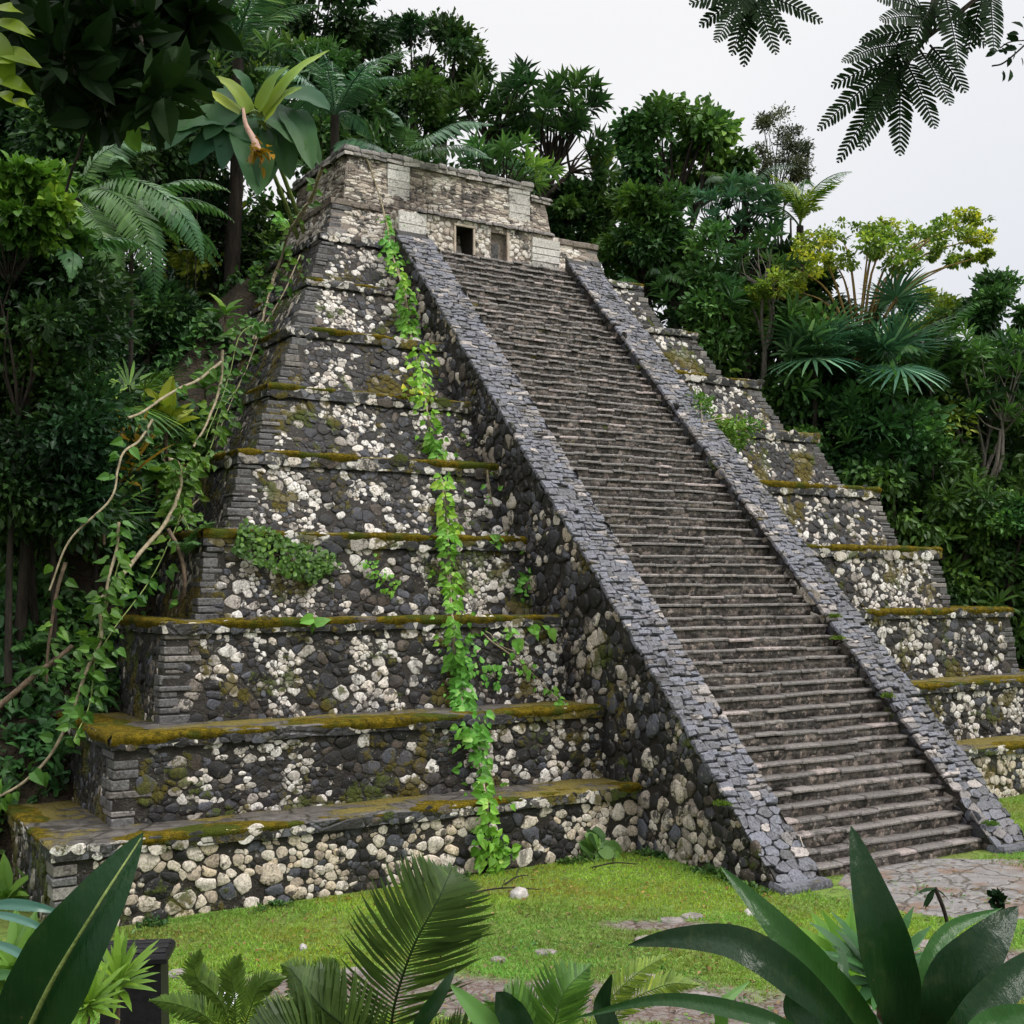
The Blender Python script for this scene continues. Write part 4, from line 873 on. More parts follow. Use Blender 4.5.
# ------------------------------------------------------------------ forest wall and far trees
def forest():
    "undergrowth covering the slopes: nobody could count it"
    n = 52000; D = 31 + 24 * rng.random(n * 2) ** 1.2; pxs = U(-160, 1200, n * 2)
    a = (pxs - 512) / F; x = D * (a * CP + SP); y = D * (-a * SP + CP); z = hgt(x, y)
    ok = (z > .2) | (D > 33); x, y, z = x[ok][:n], y[ok][:n], z[ok][:n]; k = len(x)
    mb = MB(); hh = (rng.random(k) ** 1.5) * 1.7 * (.6 + .4 * nz2(x, y, .5)) 
    pos = np.stack([x, y, z + hh], 1); d = rsph(k) + [0, -.3, .1]
    leaves(mb, pos, d, rsph(k) * .6 + [0, 0, 1.], U(.25, .55, k), U(.12, .26, k), TD, np.clip(.35 + .35 * nz2(x, y, .9) + rng.normal(0, .12, k), 0, 1))
    kind(mb.build('undergrowth', L_dark), 'stuff')
    # dense thicket between and under the trees, one unbroken mass
    ptop = lambda q: np.interp(q, [-100, 0, 250, 300, 350, 390, 450, 560, 620, 700, 790, 830, 930, 1050, 1250], [-40, -30, 5, 45, 75, 125, 165, 195, 225, 240, 290, 325, 325, 330, 335])
    for nm, mt, num, L_, W_, T__, mode in (('thicket_foliage', L_dark, 620, .30, .17, TD, 0), ('thicket_foliage', L_mid, 190, .24, .14, TO, 0), ('thicket_rosettes', L_mid, 560, .52, .11, TOB, 1), ('thicket_rosettes', L_blue, 380, .62, .07, TS, 1), ('thicket_foliage', L_yel, 40, .2, .12, TO, 0)):
        q = U(-120, 1200, num); lf = q < 330; D = np.where(lf, U(29, 38, num), U(31.5, 40, num)); tp = ptop(q) + (0 if mt != L_yel else 40) + (12 if mode else 22); py = tp + (640 - tp) * rng.random(num) ** (1.25 if mode else 1.0)
        C = np.array([P(a_, b_, d_) for a_, b_, d_ in zip(q, py, D)]); C = C[C[:, 2] > hgt(C[:, 0], C[:, 1]) - .3]
        mb = MB()
        if mode == 0: clumps(mb, C, U(.6, 1.15, len(C)), 240, L_, W_, T__, flat=.65, tone=.5)
        else: rosettes(mb, C - [.3, .6, 0], nrm(rng.normal(0, .5, C.shape) + [-.5, -.8, .7]), 13, L_, W_, T__, tone=.45)
        kind(mb.build(nm, mt), 'stuff')
    # skirt of leaves just behind the right flank of the terraces
    q = U(690, 1060, 260); lo_ = np.interp(q, [690, 757, 818, 886, 946, 1014, 1060], [330, 375, 432, 490, 548, 610, 640]); py = lo_ - U(-40, 110, 260); D = U(29.8, 31.4, 260); C = np.array([P(*w_) for w_ in zip(q, py, D)]); C = C[(C[:, 2] > .1) & (C[:, 0] > 19.5) & ~((q > 742) & (q < 785) & (py < 385))]
    mb = MB(); rosettes(mb, C[::2], nrm(rng.normal(0, .5, C[::2].shape) + [-.5, -.8, .7]), 13, .5, .1, TOB, tone=.4); kind(mb.build('thicket_rosettes', L_mid), 'stuff')
    mb = MB(); clumps(mb, C[1::2], U(.35, .7, len(C[1::2])), 150, .2, .12, TO, flat=.7, tone=.4); kind(mb.build('thicket_foliage', L_mid), 'stuff')
    # nearer shade on the left, behind the bank
    q = np.concatenate([U(-90, 215, 150), U(-90, 95, 110)]); py = np.concatenate([U(330, 560, 150), U(270, 520, 110)]); D = np.concatenate([U(22.5, 27, 150), U(17.5, 19.5, 110)]); C = np.array([P(*v) for v in zip(q, py, D)]); C = C[(C[:, 2] > hgt(C[:, 0], C[:, 1]) - .2) & (C[:, 0] < .22 * C[:, 1] + .5)]
    mb = MB(); clumps(mb, C, U(.4, .8, len(C)), 260, .17, .09, TD, flat=.7, tone=.35); kind(mb.build('shade_foliage', L_dark), 'stuff')
    # creepers over the earth bank beside the pyramid
    n = 60000; x = U(-1.5, 10.8, n); y = U(13.5, 27.5, n); z = hgt(x, y); inside = np.zeros(n, bool)
    for (zt, ye, hw, *_r) in TERR: inside |= (x > XC - hw - .02) & (y > ye) & (z < zt - .02)
    s_, r_ = depth_lat(x, y); t_ = r_ / s_
    ok = ~inside & ((z > .3) | (x < 2.7)) & (nz2(x, y, 1.1) + .35 * nz2(x, y, 4) + rng.normal(0, .18, n) > -.35 + .6 * (z > 6.5)) & (t_ < -.1) & ((y > 17.4) | (x < 1.6))
    x, y, z = x[ok], y[ok], z[ok]; k = len(x); mb = MB()
    pos = np.stack([x, y, z + U(.0, .35, k) * (1 + .6 * nz2(x, y, 2))], 1)
    leaves(mb, pos, rsph(k) + [.1, -.7, -.1], rsph(k) * .5 + [0, -.5, 1.], U(.09, .24, k), U(.07, .18, k), TH, np.clip(.42 + .3 * nz2(x, y, 1.6) + rng.normal(0, .18, k), 0, 1))
    kind(mb.build('ground_creeper', L_mid), 'stuff')
forest()
def W2(px, py, D): return P(px, py, D)

# left of the pyramid, back to front
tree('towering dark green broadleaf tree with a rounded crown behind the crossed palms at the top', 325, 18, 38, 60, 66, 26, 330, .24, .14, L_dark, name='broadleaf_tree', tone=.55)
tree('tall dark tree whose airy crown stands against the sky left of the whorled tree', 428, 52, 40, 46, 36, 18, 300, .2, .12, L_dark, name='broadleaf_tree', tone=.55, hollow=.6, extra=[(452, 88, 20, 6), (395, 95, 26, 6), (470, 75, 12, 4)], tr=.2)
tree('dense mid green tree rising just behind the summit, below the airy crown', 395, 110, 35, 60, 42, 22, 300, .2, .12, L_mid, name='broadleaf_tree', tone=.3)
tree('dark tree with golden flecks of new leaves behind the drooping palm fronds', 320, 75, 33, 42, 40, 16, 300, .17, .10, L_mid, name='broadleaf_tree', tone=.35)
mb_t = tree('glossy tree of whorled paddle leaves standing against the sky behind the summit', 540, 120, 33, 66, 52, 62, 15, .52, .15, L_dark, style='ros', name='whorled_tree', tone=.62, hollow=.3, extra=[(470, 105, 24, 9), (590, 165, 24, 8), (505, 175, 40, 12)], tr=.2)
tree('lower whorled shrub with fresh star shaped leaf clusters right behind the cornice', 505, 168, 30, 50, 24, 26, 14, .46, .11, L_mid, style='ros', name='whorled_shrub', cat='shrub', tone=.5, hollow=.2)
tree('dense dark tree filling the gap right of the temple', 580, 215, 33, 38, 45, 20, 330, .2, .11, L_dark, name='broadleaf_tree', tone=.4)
tree('round leafy tree with open branches forking against the white sky', 672, 150, 36, 58, 40, 24, 190, .24, .15, L_mid, T=TO, name='branching_tree', tone=.45, hollow=.65, crad=.30, tr=.24, extra=[(640, 190, 30, 7), (725, 165, 30, 8), (705, 130, 22, 6), (600, 195, 20, 5)])
tree('thin grey green tree with fine feathery leaves, tallest on the right of the stairs', 778, 150, 41, 30, 42, 26, 200, .12, .05, L_grey, name='feathery_tree', tone=.5, hollow=.5, crad=.3, tr=.12, extra=[(800, 175, 12, 4)])
tree('leafy tree with large blue green leaves beneath the branching tree', 735, 215, 33, 50, 38, 40, 13, .42, .13, L_blue, style='ros', name='whorled_tree', tone=.45, hollow=.3)
tree('dark mass of a round tree right of the upper terraces', 650, 235, 32, 50, 42, 24, 330, .22, .12, L_mid, name='broadleaf_tree', tone=.32)
tree('dark drooping tree crown behind the third highest terrace', 700, 300, 31, 50, 42, 28, 16, .40, .085, L_mid, style='ros', name='whorled_tree', tone=.28)
tree('shadowy tree behind the pale slender trunk', 790, 290, 34, 55, 50, 24, 330, .24, .12, L_dark, name='broadleaf_tree', tone=.35)
tree('pale trunked slender tree standing clear of the terraces', 763, 258, 30.8, 40, 22, 16, 14, .40, .10, L_mid, style='ros', bark=B_pale, name='slender_tree', tone=.35, tr=.11)
tree('round dark tree at the far right edge against the sky', 1000, 312, 42, 45, 34, 20, 330, .26, .14, L_mid, name='broadleaf_tree', tone=.3)
tree('low pale crowned tree just visible left of the far right tree', 925, 318, 44, 40, 22, 14, 260, .22, .12, L_yel, name='broadleaf_tree', tone=.15)
tree('bushy tree with drooping compound leaves at the right edge', 985, 385, 32, 62, 50, 46, 14, .40, .095, L_mid, style='ros', name='whorled_tree', tone=.5, bark=B_pale, tr=.15, foot=tuple(P(960, 520, 31)[:2]))
tree('dark leafy tree below the fan palms, right of the terraces', 870, 400, 33, 60, 40, 22, 330, .24, .12, L_dark, name='broadleaf_tree', tone=.3)
tree('bright green low bush at the right edge above the lawn', 1008, 530, 30.5, 42, 38, 24, 230, .15, .085, L_mid, T=TO, cat='bush', name='leafy_bush', tone=.45)
tree('dark undergrowth bush filling the corner right of the lower terraces', 990, 590, 32, 42, 50, 22, 260, .2, .10, L_dark, cat='bush', name='leafy_bush', tone=.4)
tree('shadowed bush against the fifth terrace on the right', 905, 500, 31.5, 45, 40, 20, 260, .2, .10, L_dark, cat='bush', name='leafy_bush', tone=.32)

# umbrella tree with a fan of orange stems
def umbrella():
    D = 31; foot = P(858, 362, D); gz = float(hgt(foot[0], foot[1])); base = np.array([foot[0], foot[1], gz])
    o = thing('umbrella_tree', 'yellow green umbrella tree with a fan of orange stems rising from one point', 'tree', base)
    pts = [(770, 287, 22), (795, 268, 26), (815, 245, 26), (842, 238, 26), (868, 250, 26), (890, 240, 26), (915, 238, 26), (935, 250, 22), (950, 228, 20), (968, 218, 18), (978, 238, 16), (905, 262, 18), (835, 262, 18), (790, 290, 14), (960, 260, 12), (985, 255, 8), (880, 228, 16), (760, 290, 10)]
    mb = MB(); C = []; R = []
    tube(mb, spline([base, base * .5 + foot * .5 + [.1, 0, 0], foot], 8), np.linspace(.2, .16, 8), 8, .5, 0)
    for (a, b, r) in pts:
        e = P(a, b, D + U(-1.2, 1.2)); mid = foot * .55 + e * .45; mid[2] += .25 * (e[2] - foot[2]) + .1; C.append(e); R.append(r * D / F)
        tube(mb, spline([foot + rng.normal(0, .05, 3), mid + rng.normal(0, .06, 3), e], 9), np.linspace(.05, .012, 9), 5, .5, 1)
    mb.build('trunk', [B_dark, B_orange], o, True).location = -base
    mb = MB(); C = np.array(C); R = np.array(R)
    for c, r in zip(C, R): 
        sub_ = ellip(c, (r * 1.2, r * 1.2, r * .6), 20, .2); clumps(mb, sub_, r * .26, 22, .12, .075, TO, flat=.45, upb=1., tone=.55)
    mb.build('crown', L_yel, o).location = -base
umbrella()

palm('tall palm with broad grey green feather fronds at the top edge of the picture', 238, 62, 29, [fB, fB2], 9, .95, .16, tilt=(.1, .9), dz=0)
palm('palm with pale wet fronds arching over the summit of the pyramid', 335, 118, 28, [fB, fB2], 11, .75, .12, tilt=(-.2, .6))
palm('palm with long fronds drooping in the dark left of the pyramid', 98, 235, 24, [fA, fA2], 9, .72, .12, tilt=(-.1, .7))
palm('tree with long drooping compound leaves of broad leaflets left of the dark hollow', 132, 215, 21.5, [fL], 19, .95, .04, tilt=(-.6, .5), cat='tree', name='compound_leaved_tree')
palm('bush of drooping compound leaves below the bright bush at the left edge', 60, 262, 18.5, [fL, fC], 11, .7, .04, tilt=(-.3, .5), cat='bush', name='compound_leaved_bush')
palm('palm with dark feathery fronds low at the left edge', 30, 395, 18.5, [fA, fA2], 11, .5, .08, tilt=(-.3, .6))
palm('dark shaggy palm at the left edge, in shade', 22, 330, 21, [fA2], 11, .62, .14, tilt=(-.5, .4))
palm('yellow green palmlet behind the right shoulder of the temple', 600, 186, 33.5, [fY], 9, .62, .03, tilt=(.4, .9))
palm('palm with upright yellow tipped fronds beneath the feathery tree', 800, 228, 32, [fY, fA], 9, .85, .12, tilt=(.1, .9))
palm('drooping dark palm among the trees right of the stairs', 745, 205, 33.5, [fA, fA2], 9, .7, .12, tilt=(-.1, .7))
palm('palm with one broad light green frond in front of the fan palms', 930, 378, 31, [fC, fA], 9, .9, .045, tilt=(.0, .9))
palm('fern like palm at the corner of the fifth terrace', 872, 478, 30.5, [fC], 7, .85, .05, tilt=(.2, .9))
palm('arching dark palm by the lower right terraces', 1016, 610, 31, [fA], 9, .5, .08, tilt=(.0, .9))
palm('shaggy palm hanging in shade behind the upper right terraces', 645, 290, 31.5, [fA2, fA], 9, .55, .1, tilt=(-.3, .5))
fanpalm('dark fan palm below the umbrella tree on its left', 815, 362, 30.5, 14, 1.35, L_blue, 'fanblue')
fanpalm('dark fan palm below the umbrella tree on its right', 892, 366, 30.5, 14, 1.3, L_blue, 'fanblue')
fanpalm('small fan palm above the two fan palms, in front of the low pale crown', 892, 318, 31, 12, 1.0, L_blue, 'fanblue')
fanpalm('mid green fan palm beside the pale slender trunk', 722, 340, 31.5, 12, 1.0, L_mid, 'fanmid')
fanpalm('spiky fan palm in the shade right of the sixth terrace', 852, 425, 31, 12, 1.1, L_dark, 'fandark')
fanpalm('bright spiky palmetto on the bank left of the pyramid', 132, 408, 20.5, 9, .95, L_mid, 'fanmid', .04)
fanpalm('pale green palmetto low on the bank above the lianas', 98, 512, 19.5, 9, .8, L_mid, 'fanmid', .04)

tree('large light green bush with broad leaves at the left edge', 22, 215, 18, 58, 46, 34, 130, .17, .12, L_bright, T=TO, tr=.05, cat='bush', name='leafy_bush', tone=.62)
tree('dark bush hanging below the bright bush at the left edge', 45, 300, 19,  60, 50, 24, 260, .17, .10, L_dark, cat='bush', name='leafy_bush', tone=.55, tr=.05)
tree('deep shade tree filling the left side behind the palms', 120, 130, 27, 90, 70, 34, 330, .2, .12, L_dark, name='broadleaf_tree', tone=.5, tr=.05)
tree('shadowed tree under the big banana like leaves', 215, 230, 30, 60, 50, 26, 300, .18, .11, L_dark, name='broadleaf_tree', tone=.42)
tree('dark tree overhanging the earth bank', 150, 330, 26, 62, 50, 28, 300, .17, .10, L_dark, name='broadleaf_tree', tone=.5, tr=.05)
tree('dim low tree at the left edge above the bank', 20, 440, 22, 70, 55, 26, 300, .16, .09, L_dark, name='broadleaf_tree', tone=.35, tr=.05)
tree('leafy bush with compound leaves at the left, under the dim tree', 40, 520, 19.5, 42, 34, 18, 260, .13, .07, L_dark, T=TO, cat='bush', name='leafy_bush', tone=.6, tr=.05)
tree('tall mid green tree top at the upper left corner behind the overhanging leaves', 60, 60, 30, 90, 60, 30, 300, .2, .12, L_mid, name='broadleaf_tree', tone=.25)
tree('far tree closing the top of the picture behind the tall palm', 200, 15, 36, 90, 60, 30, 300, .22, .13, L_mid, name='broadleaf_tree', tone=.2)

# big leafed plants above the bank
def bigleaf(label, root, D, specs, mat, stemmat=None, name='big_leaf_plant', cat='plant', foot=True, ft=None):
    "specs: (base px, base py, tip px, tip py, width px, tone)"
    b = P(*root, D); gz = float(hgt(b[0], b[1])) - .1 if foot else b[2] - .3
    if gz > b[2] - .3: gz = b[2] - .8
    base = np.array([b[0], b[1], gz])
    if ft is not None: base = P(*ft); base[2] = float(hgt(base[0], base[1])) - .1
    o = thing(name, label, cat, base); mb = MB(); tube(mb, spline([base, (base + b) / 2 + [.08, .05, 0], b], 8), np.linspace(.07, .04, 8), 7)
    for (ax, ay, *_r) in specs: tube(mb, spline([b, (b + P(ax, ay, D - .2)) / 2 + [0, 0, .12], P(ax, ay, D - .2)], 6), np.linspace(.03, .015, 6), 5)
    mb.build('stem', stemmat or B_green, o, True).location = -base
    for (ax, ay, tx, ty, w, r) in specs:
        mb = MB(); A = P(ax, ay, D - .2); Tq = P(tx, ty, D - .2 - U(.2, .7)); m_ = (A + Tq) / 2 + [0, -.05, .1 * np.linalg.norm(Tq - A)]
        leafshape(mb, spline([A, m_, Tq], 14), w * D / F, nrm([-.25, -.8, .6]), 7, U(.05, .18), r, prof=lambda s: np.sin(np.clip(s * .93 + .07, 0, 1) ** .62 * PI) ** .6, wav=.02)
        lf = mb.build('leaf', mat, o, True); lf.location = -base
    return o
bigleaf('plant with huge round blue green leaves hanging above the dark hollow', (255, 128), 26, [(235, 120, 168, 132, 34, .5), (232, 122, 250, 142, 40, .7), (250, 130, 258, 196, 46, .8), (262, 112, 305, 150, 40, .6), (275, 120, 320, 165, 36, .45), (248, 105, 215, 92, 30, .4), (272, 130, 290, 180, 34, .3), (222, 135, 190, 165, 30, .3), (208, 118, 165, 150, 26, .25), (285, 95, 330, 110, 30, .4), (240, 100, 205, 140, 34, .6), (290, 112, 312, 170, 32, .5), (230, 110, 222, 170, 30, .35), (265, 100, 285, 72, 26, .5), (250, 98, 232, 70, 24, .4), (270, 140, 262, 190, 34, .3)], L_banana, ft=(318, 190, 29.5))
bigleaf('banana plant with one tall yellow green leaf beside the hanging flower spike', (262, 120), 25.5, [(265, 118, 302, 88, 26, .62), (262, 112, 330, 50, 16, .78), (240, 112, 183, 92, 16, .7), (258, 110, 290, 66, 20, .5), (250, 112, 215, 76, 18, .45)], L_yel, name='banana_plant', ft=(325, 180, 29.5))
def spike():
    b = P(243, 108, 25); o = thing('flower_spike', 'pinkish hanging flower spike ending in golden bracts', 'flower', b); mb = MB(); e = P(258, 152, 25); s = spline([b, P(246, 125, 25), P(254, 140, 25), e], 12)
    tube(mb, s, np.linspace(.03, .09, 12), 7); mb.build('stalk', simple('flower_stalk', (.4, .22, .17), (.6, .4, .32), 9, .6), o, True).location = -b
    mb = MB(); leaves(mb, e + rng.normal(0, .12, (26, 3)), rsph(26) + [0, -.2, -.3], (0, 0, 1), .26, .12, TO); mb.build('bracts', L_gold, o).location = -b
spike()
def fernfrond(label, pxs, D, ll, lw, n, mat, name='fern_frond', up=(-.2, -.6, .8), a=(1.25, .6), droop=.15, cat='frond', own=None):
    pts = spline([P(x, y, D + dd) for x, y, dd in pxs], 26); b = pts[0].copy(); o = own or thing(name, label, cat, b); mb = MB()
    pinnate(mb, pts, nrm(up), n, ll * D / F, lw * D / F, a[0], a[1], droop, rach=.0045 * D ** .5 * .6)
    k = mb.build('frond', mat, o); k.location = -(b if own is None else np.array(own.location)); return o
t0 = fernfrond('tree fern whose long curved fronds arch over the top cornice of the temple', [(395, 158, 1), (425, 138, 0), (460, 122, -.3), (492, 124, -.6)], 27.5, 26, 3.4, 40, L_blue, 'tree_fern', cat='fern')
for px_ in ([(395, 158, 1), (430, 148, .3), (465, 146, 0), (490, 158, -.4)], [(395, 158, 1), (405, 135, .3), (400, 118, 0), (385, 108, -.4)], [(395, 158, 1), (375, 145, .3), (350, 140, 0), (335, 150, -.4)]):
    fernfrond('', px_, 27.5, 22, 3.2, 34, L_blue, own=t0)
t1 = fernfrond('tree fern with broad light green fronds drooping into the dark hollow at the left', [(78, 196, .6), (105, 190, 0), (135, 212, -.2), (152, 255, -.3), (155, 305, -.3)], 20, 30, 4.2, 40, L_frond, 'tree_fern', cat='fern', a=(1.35, .8))
for px_ in ([(78, 196, .6), (118, 178, .3), (160, 192, 0), (190, 225, 0), (203, 262, 0)], [(78, 196, .6), (92, 215, -.2), (108, 250, -.4), (116, 300, -.5)], [(78, 196, .6), (60, 180, 0), (36, 190, -.2), (18, 225, -.3)], [(78, 196, .6), (95, 160, .5), (125, 142, .6), (160, 148, .6)]):
    fernfrond('', px_, 20, 28, 4.2, 36, L_frond, own=t1, a=(1.35, .8))
_mb = MB(); _b = P(78, 196, 20.6); tube(_mb, [(0, 0, -(_b[2] - hgt(_b[0], _b[1])) - .2), (0, 0, 0)], .06, 7); _mb.build('trunk', B_dark, t1, True).location = _b - np.array(t1.location)
_mb = MB(); _b = P(395, 158, 28.5); tube(_mb, [(0, 0, -(_b[2] - hgt(_b[0], _b[1])) - .2), (0, 0, 0)], .09, 7); _mb.build('trunk', B_dark, t0).location = _b - np.array(t0.location)

# hanging aerial roots in the dark hollow
def roots():
    for i in range(26):
        px, D = U(60, 235), U(27, 31); top = P(px, U(150, 230), D); bot = P(px + U(-8, 8), U(300, 390), D)
        o = None; mb = MB(); tube(mb, spline([top, (top + bot) / 2 + rng.normal(0, .06, 3), bot], 8, .03), U(.008, .022), 4)
        q = mb.build('aerial_root', B_dark if i % 3 else B_brown); tag(q, 'thin aerial root hanging in the dark hollow left of the pyramid', 'root', 'aerial roots hanging in the dark hollow')
roots()
# ------------------------------------------------------------------ climbers on the stone
HY = [(0, 14.73)] + [v for zt, ye, *_r in TERR for v in ((zt - .02, ye),)]
def hull(px, py, off=.1):
    "point where a sight line meets the terraces' front faces"
    r = ray(px, py); best = None; zp = 0.
    for (zt, ye, hw, bat, led, fh) in TERR:
        for y in (ye + .0,):
            q = EYEP + r * ((y - off) / r[1])
            if zp - .02 <= q[2] <= zt + .03: return q
        zp = zt
        if r[2] != 0:
            s = (zt + off * .6 - EYE) / r[2]
            if s > 0:
                q = EYEP + r * s
                if ye - .05 <= q[1] <= ye + led + .2: return q
    return None
def hullL(px, py, off=.12):
    "same for the left flanks, else the earth bank"
    r = ray(px, py); zp = 0.; c = []
    for (zt, ye, hw, bat, led, fh) in TERR:
        x = XC - hw - off; q = EYEP + r * (x / r[0])
        if zp - .1 <= q[2] <= zt + .05 and ye - .2 < q[1] < ye + 5: c.append(q)
        q = EYEP + r * ((ye - off) / r[1])
        if zp <= q[2] <= zt and XC - hw - .1 < q[0]: c.append(q)
        zp = zt
    s = np.linspace(12, 32, 300); Q = EYEP + r[None] * s[:, None]; h = hgt(Q[:, 0], Q[:, 1]) + off; i = np.where(Q[:, 2] < h)[0]
    if len(i): c.append(Q[i[0]])
    if not c: return P(px, py, 19)
    return min(c, key=lambda q: q[1])
def vineleaves(mb, pts, n, L, W, spread, mat=0, tone=.5, T=TH, face=(-.2, -.9, .35), hang=.5, u0=0., u1=1.):
    s = np.linspace(0, 1, len(pts)); t = U(u0, u1, n); pos = np.stack([np.interp(t, s, pts[:, k]) for k in range(3)], 1)
    tan = nrm(np.stack([np.interp(t, s, np.gradient(pts, axis=0)[:, k]) for k in range(3)], 1)); side = np.where(rng.random(n) < .5, -1, 1)[:, None]
    S = nrm(np.cross(tan, nrm(face))); d = nrm(S * side + tan * U(-.2, .6, (n, 1)) + np.array([0, 0, -hang]) + rng.normal(0, .3, (n, 3)))
    pos = pos + S * side * (rng.random((n, 1)) ** 1.4) * spread + np.asarray(nrm(face)) * U(.0, .10, (n, 1))
    sz_ = U(.45, 1.25, n); leaves(mb, pos, d, nrm(np.asarray(face) + rng.normal(0, .42, (n, 3))), L * sz_, W * sz_, T, np.clip(tone + .22 * nz(pos, 3) + rng.normal(0, .2, n), 0, 1), mat)
L_vine = leafmat('vine_leaf', [(0, (.06, .14, .015)), (.4, (.12, .32, .035)), (.75, (.19, .44, .06)), (1, (.34, .57, .11))], .42, .25)
def creeper():
    px = [(386, 222), (393, 258), (404, 292), (410, 330), (420, 372), (427, 410), (436, 450), (443, 492), (447, 528), (448, 540), (450, 580), (452, 620), (455, 660), (461, 693), (465, 713), (474, 735), (480, 770), (485, 793), (488, 806), (486, 840), (492, 868), (500, 888)]
    q = []
    for a, b in px:
        q.append(hull(a, b, .16))
    Dq = np.array([np.nan if h is None else depth_lat(h[0], h[1])[0] for h in q]); ok = ~np.isnan(Dq); ii = np.arange(len(q)); Dq = np.interp(ii, ii[ok], Dq[ok]); q = [P(a, b, d - .1) for (a, b), d in zip(px, Dq)]
    q = np.array(q); base = q[-1].copy(); base[2] = 0
    o = thing('climbing_vine', 'long bright green creeper hanging down all the terraces left of the staircase', 'vine', base)
    top = [px_x(366, 158, YU - .06), px_x(374, 180, YU - .06), px_x(382, 205, YU - .4)]; pts = spline(np.vstack([top, q]), 90); pts += nz(pts, 2.5)[:, None] * .035
    mb = MB(); tube(mb, pts, np.linspace(.022, .014, 90), 6); tube(mb, pts[8:] + nz(pts[8:] + 5, 2)[:, None] * [.09, .01, .03], .009, 5); mb.build('stem', B_vine, o, True).location = -base
    mb = MB(); p2 = pts[10:]
    
    for u0_, u1_, n_, sp_ in ((0, .06, 26, .06), (.04, .16, 110, .15), (.13, .30, 130, .17), (.28, .42, 95, .12), (.40, .5, 80, .16), (.49, .62, 80, .10), (.6, .76, 115, .16), (.76, .9, 45, .10), (.9, 1, 70, .17)): vineleaves(mb, p2, int(n_ * 1.15), .135, .12, sp_, tone=.6, u0=u0_, u1=u1_)
    vineleaves(mb, p2, 190, .10, .09, .38, tone=.35)
    for a, b in ((436, 450), (450, 520), (420, 345), (455, 640), (470, 715)):      # bushier knots
        h = hull(a, b, .14); vineleaves(mb, np.array([h, h + [.05, 0, -.5]]), 26, .12, .11, .3, tone=.55)
    mb.build('leaves', L_vine, o).location = -base
    # side shoots
    for k, (lab, pp, nl) in enumerate((('brown side shoot of bare stems trailing right from the long creeper to the staircase wall', [(463, 612), (490, 640), (520, 662), (548, 690), (575, 715)], 26), ('thin bare shoot hanging beside the upper balustrade flank', [(487, 470), (492, 500), (505, 530), (530, 555)], 8))):
        H = [hull(a, b, .1) for a, b in pp]; H = np.array([h if h is not None else P(a, b, 17.5) for h, (a, b) in zip(H, pp)])
        oo = thing('vine_shoot', lab, 'vine', H[0]); mb = MB(); s = spline(H, 30, .02); tube(mb, s, .013, 5); tube(mb, s + nz(s, 4)[:, None] * [.05, 0, .12], .008, 4); mb.build('stem', B_vine, oo, True).location = -H[0]
        mb = MB(); vineleaves(mb, s, nl * 2, .10, .08, .18, tone=.55); mb.build('leaves', L_vine, oo).location = -H[0]
creeper()
def sprig(label, pts, n, L, spread, mat=L_vine, name='wall_plant', cat='plant', T=TH, f=hull, off=.08, tone=.5, rad=None):
    H = []
    for a, b in pts:
        h = f(a, b, off); H.append(h if h is not None else P(a, b, 18))
    H = np.array(H); o = thing(name, label, cat, H[0]); mb = MB(); s = spline(H, 12) if len(H) > 1 else np.array([H[0], H[0] + [.05, 0, .05]])
    tube(mb, s, .008, 4); mb.build('stem', B_brown, o, True).location = -H[0]
    mb = MB(); vineleaves(mb, s, n, L, L * .85, spread, tone=tone, T=T, hang=.1); mb.build('leaves', mat, o).location = -H[0]; return o
sprig('thick dark green leafy cushion growing on the fourth terrace wall, left of the creeper', [(237, 537), (262, 548), (290, 560), (318, 566), (325, 575)], 1000, .08, .27, L_mid, T=TB, tone=.45)
sprig('small yellow green sprigs right of the dark leafy cushion', [(365, 560), (378, 578), (395, 592)], 60, .08, .15)
sprig('single fresh leaf lying on the mossy third ledge', [(313, 618), (315, 630)], 3, .2, .02, name='fallen_leaf', cat='leaf')
sprig('three broad young leaves on the wall right of the creeper, under the third ledge', [(508, 625), (515, 640), (540, 632), (552, 630)], 12, .2, .05, tone=.6)
sprig('small bright seedling in the corner below the fourth ledge', [(492, 545), (500, 541)], 10, .16, .06, tone=.3)
sprig('weeds in the corner where the second terrace meets the stair wall', [(580, 672), (590, 690), (600, 690)], 90, .12, .14, L_mid, tone=.8)
sprig('tuft of weeds on the stair wall below the balustrade', [(548, 580), (530, 575), (520, 598)], 60, .11, .1, tone=.4)
sprig('dark grassy tuft at the foot of the lowest terrace near the corner', [(592, 858), (597, 850), (600, 846)], 50, .26, .03, L_mid, T=TS, tone=.6, name='grass_tuft')
sprig('green weeds on the wall below the creeper knot at the third terrace', [(445, 665), (470, 668), (500, 680)], 90, .1, .15)
sprig('olive weeds in a crack beside the seventh terrace creeper', [(400, 395), (425, 395), (435, 402)], 40, .09, .1, L_yel)
sprig('pale tuft beside the creeper on the sixth ledge', [(458, 440), (470, 447), (485, 452)], 50, .09, .1, L_yel)
sprig('sprigs between the lowest ledge and the grass under the creeper', [(478, 835), (498, 850), (505, 862)], 60, .12, .2)
sprig('weed patch at the upper left of the summit below the cornice', [(268, 245), (262, 262), (255, 275)], 70, .13, .12, f=hullL)
sprig('trailing weeds below the eighth ledge on the left flank', [(275, 215), (280, 228), (262, 240)], 90, .11, .12, f=hullL, tone=.3)

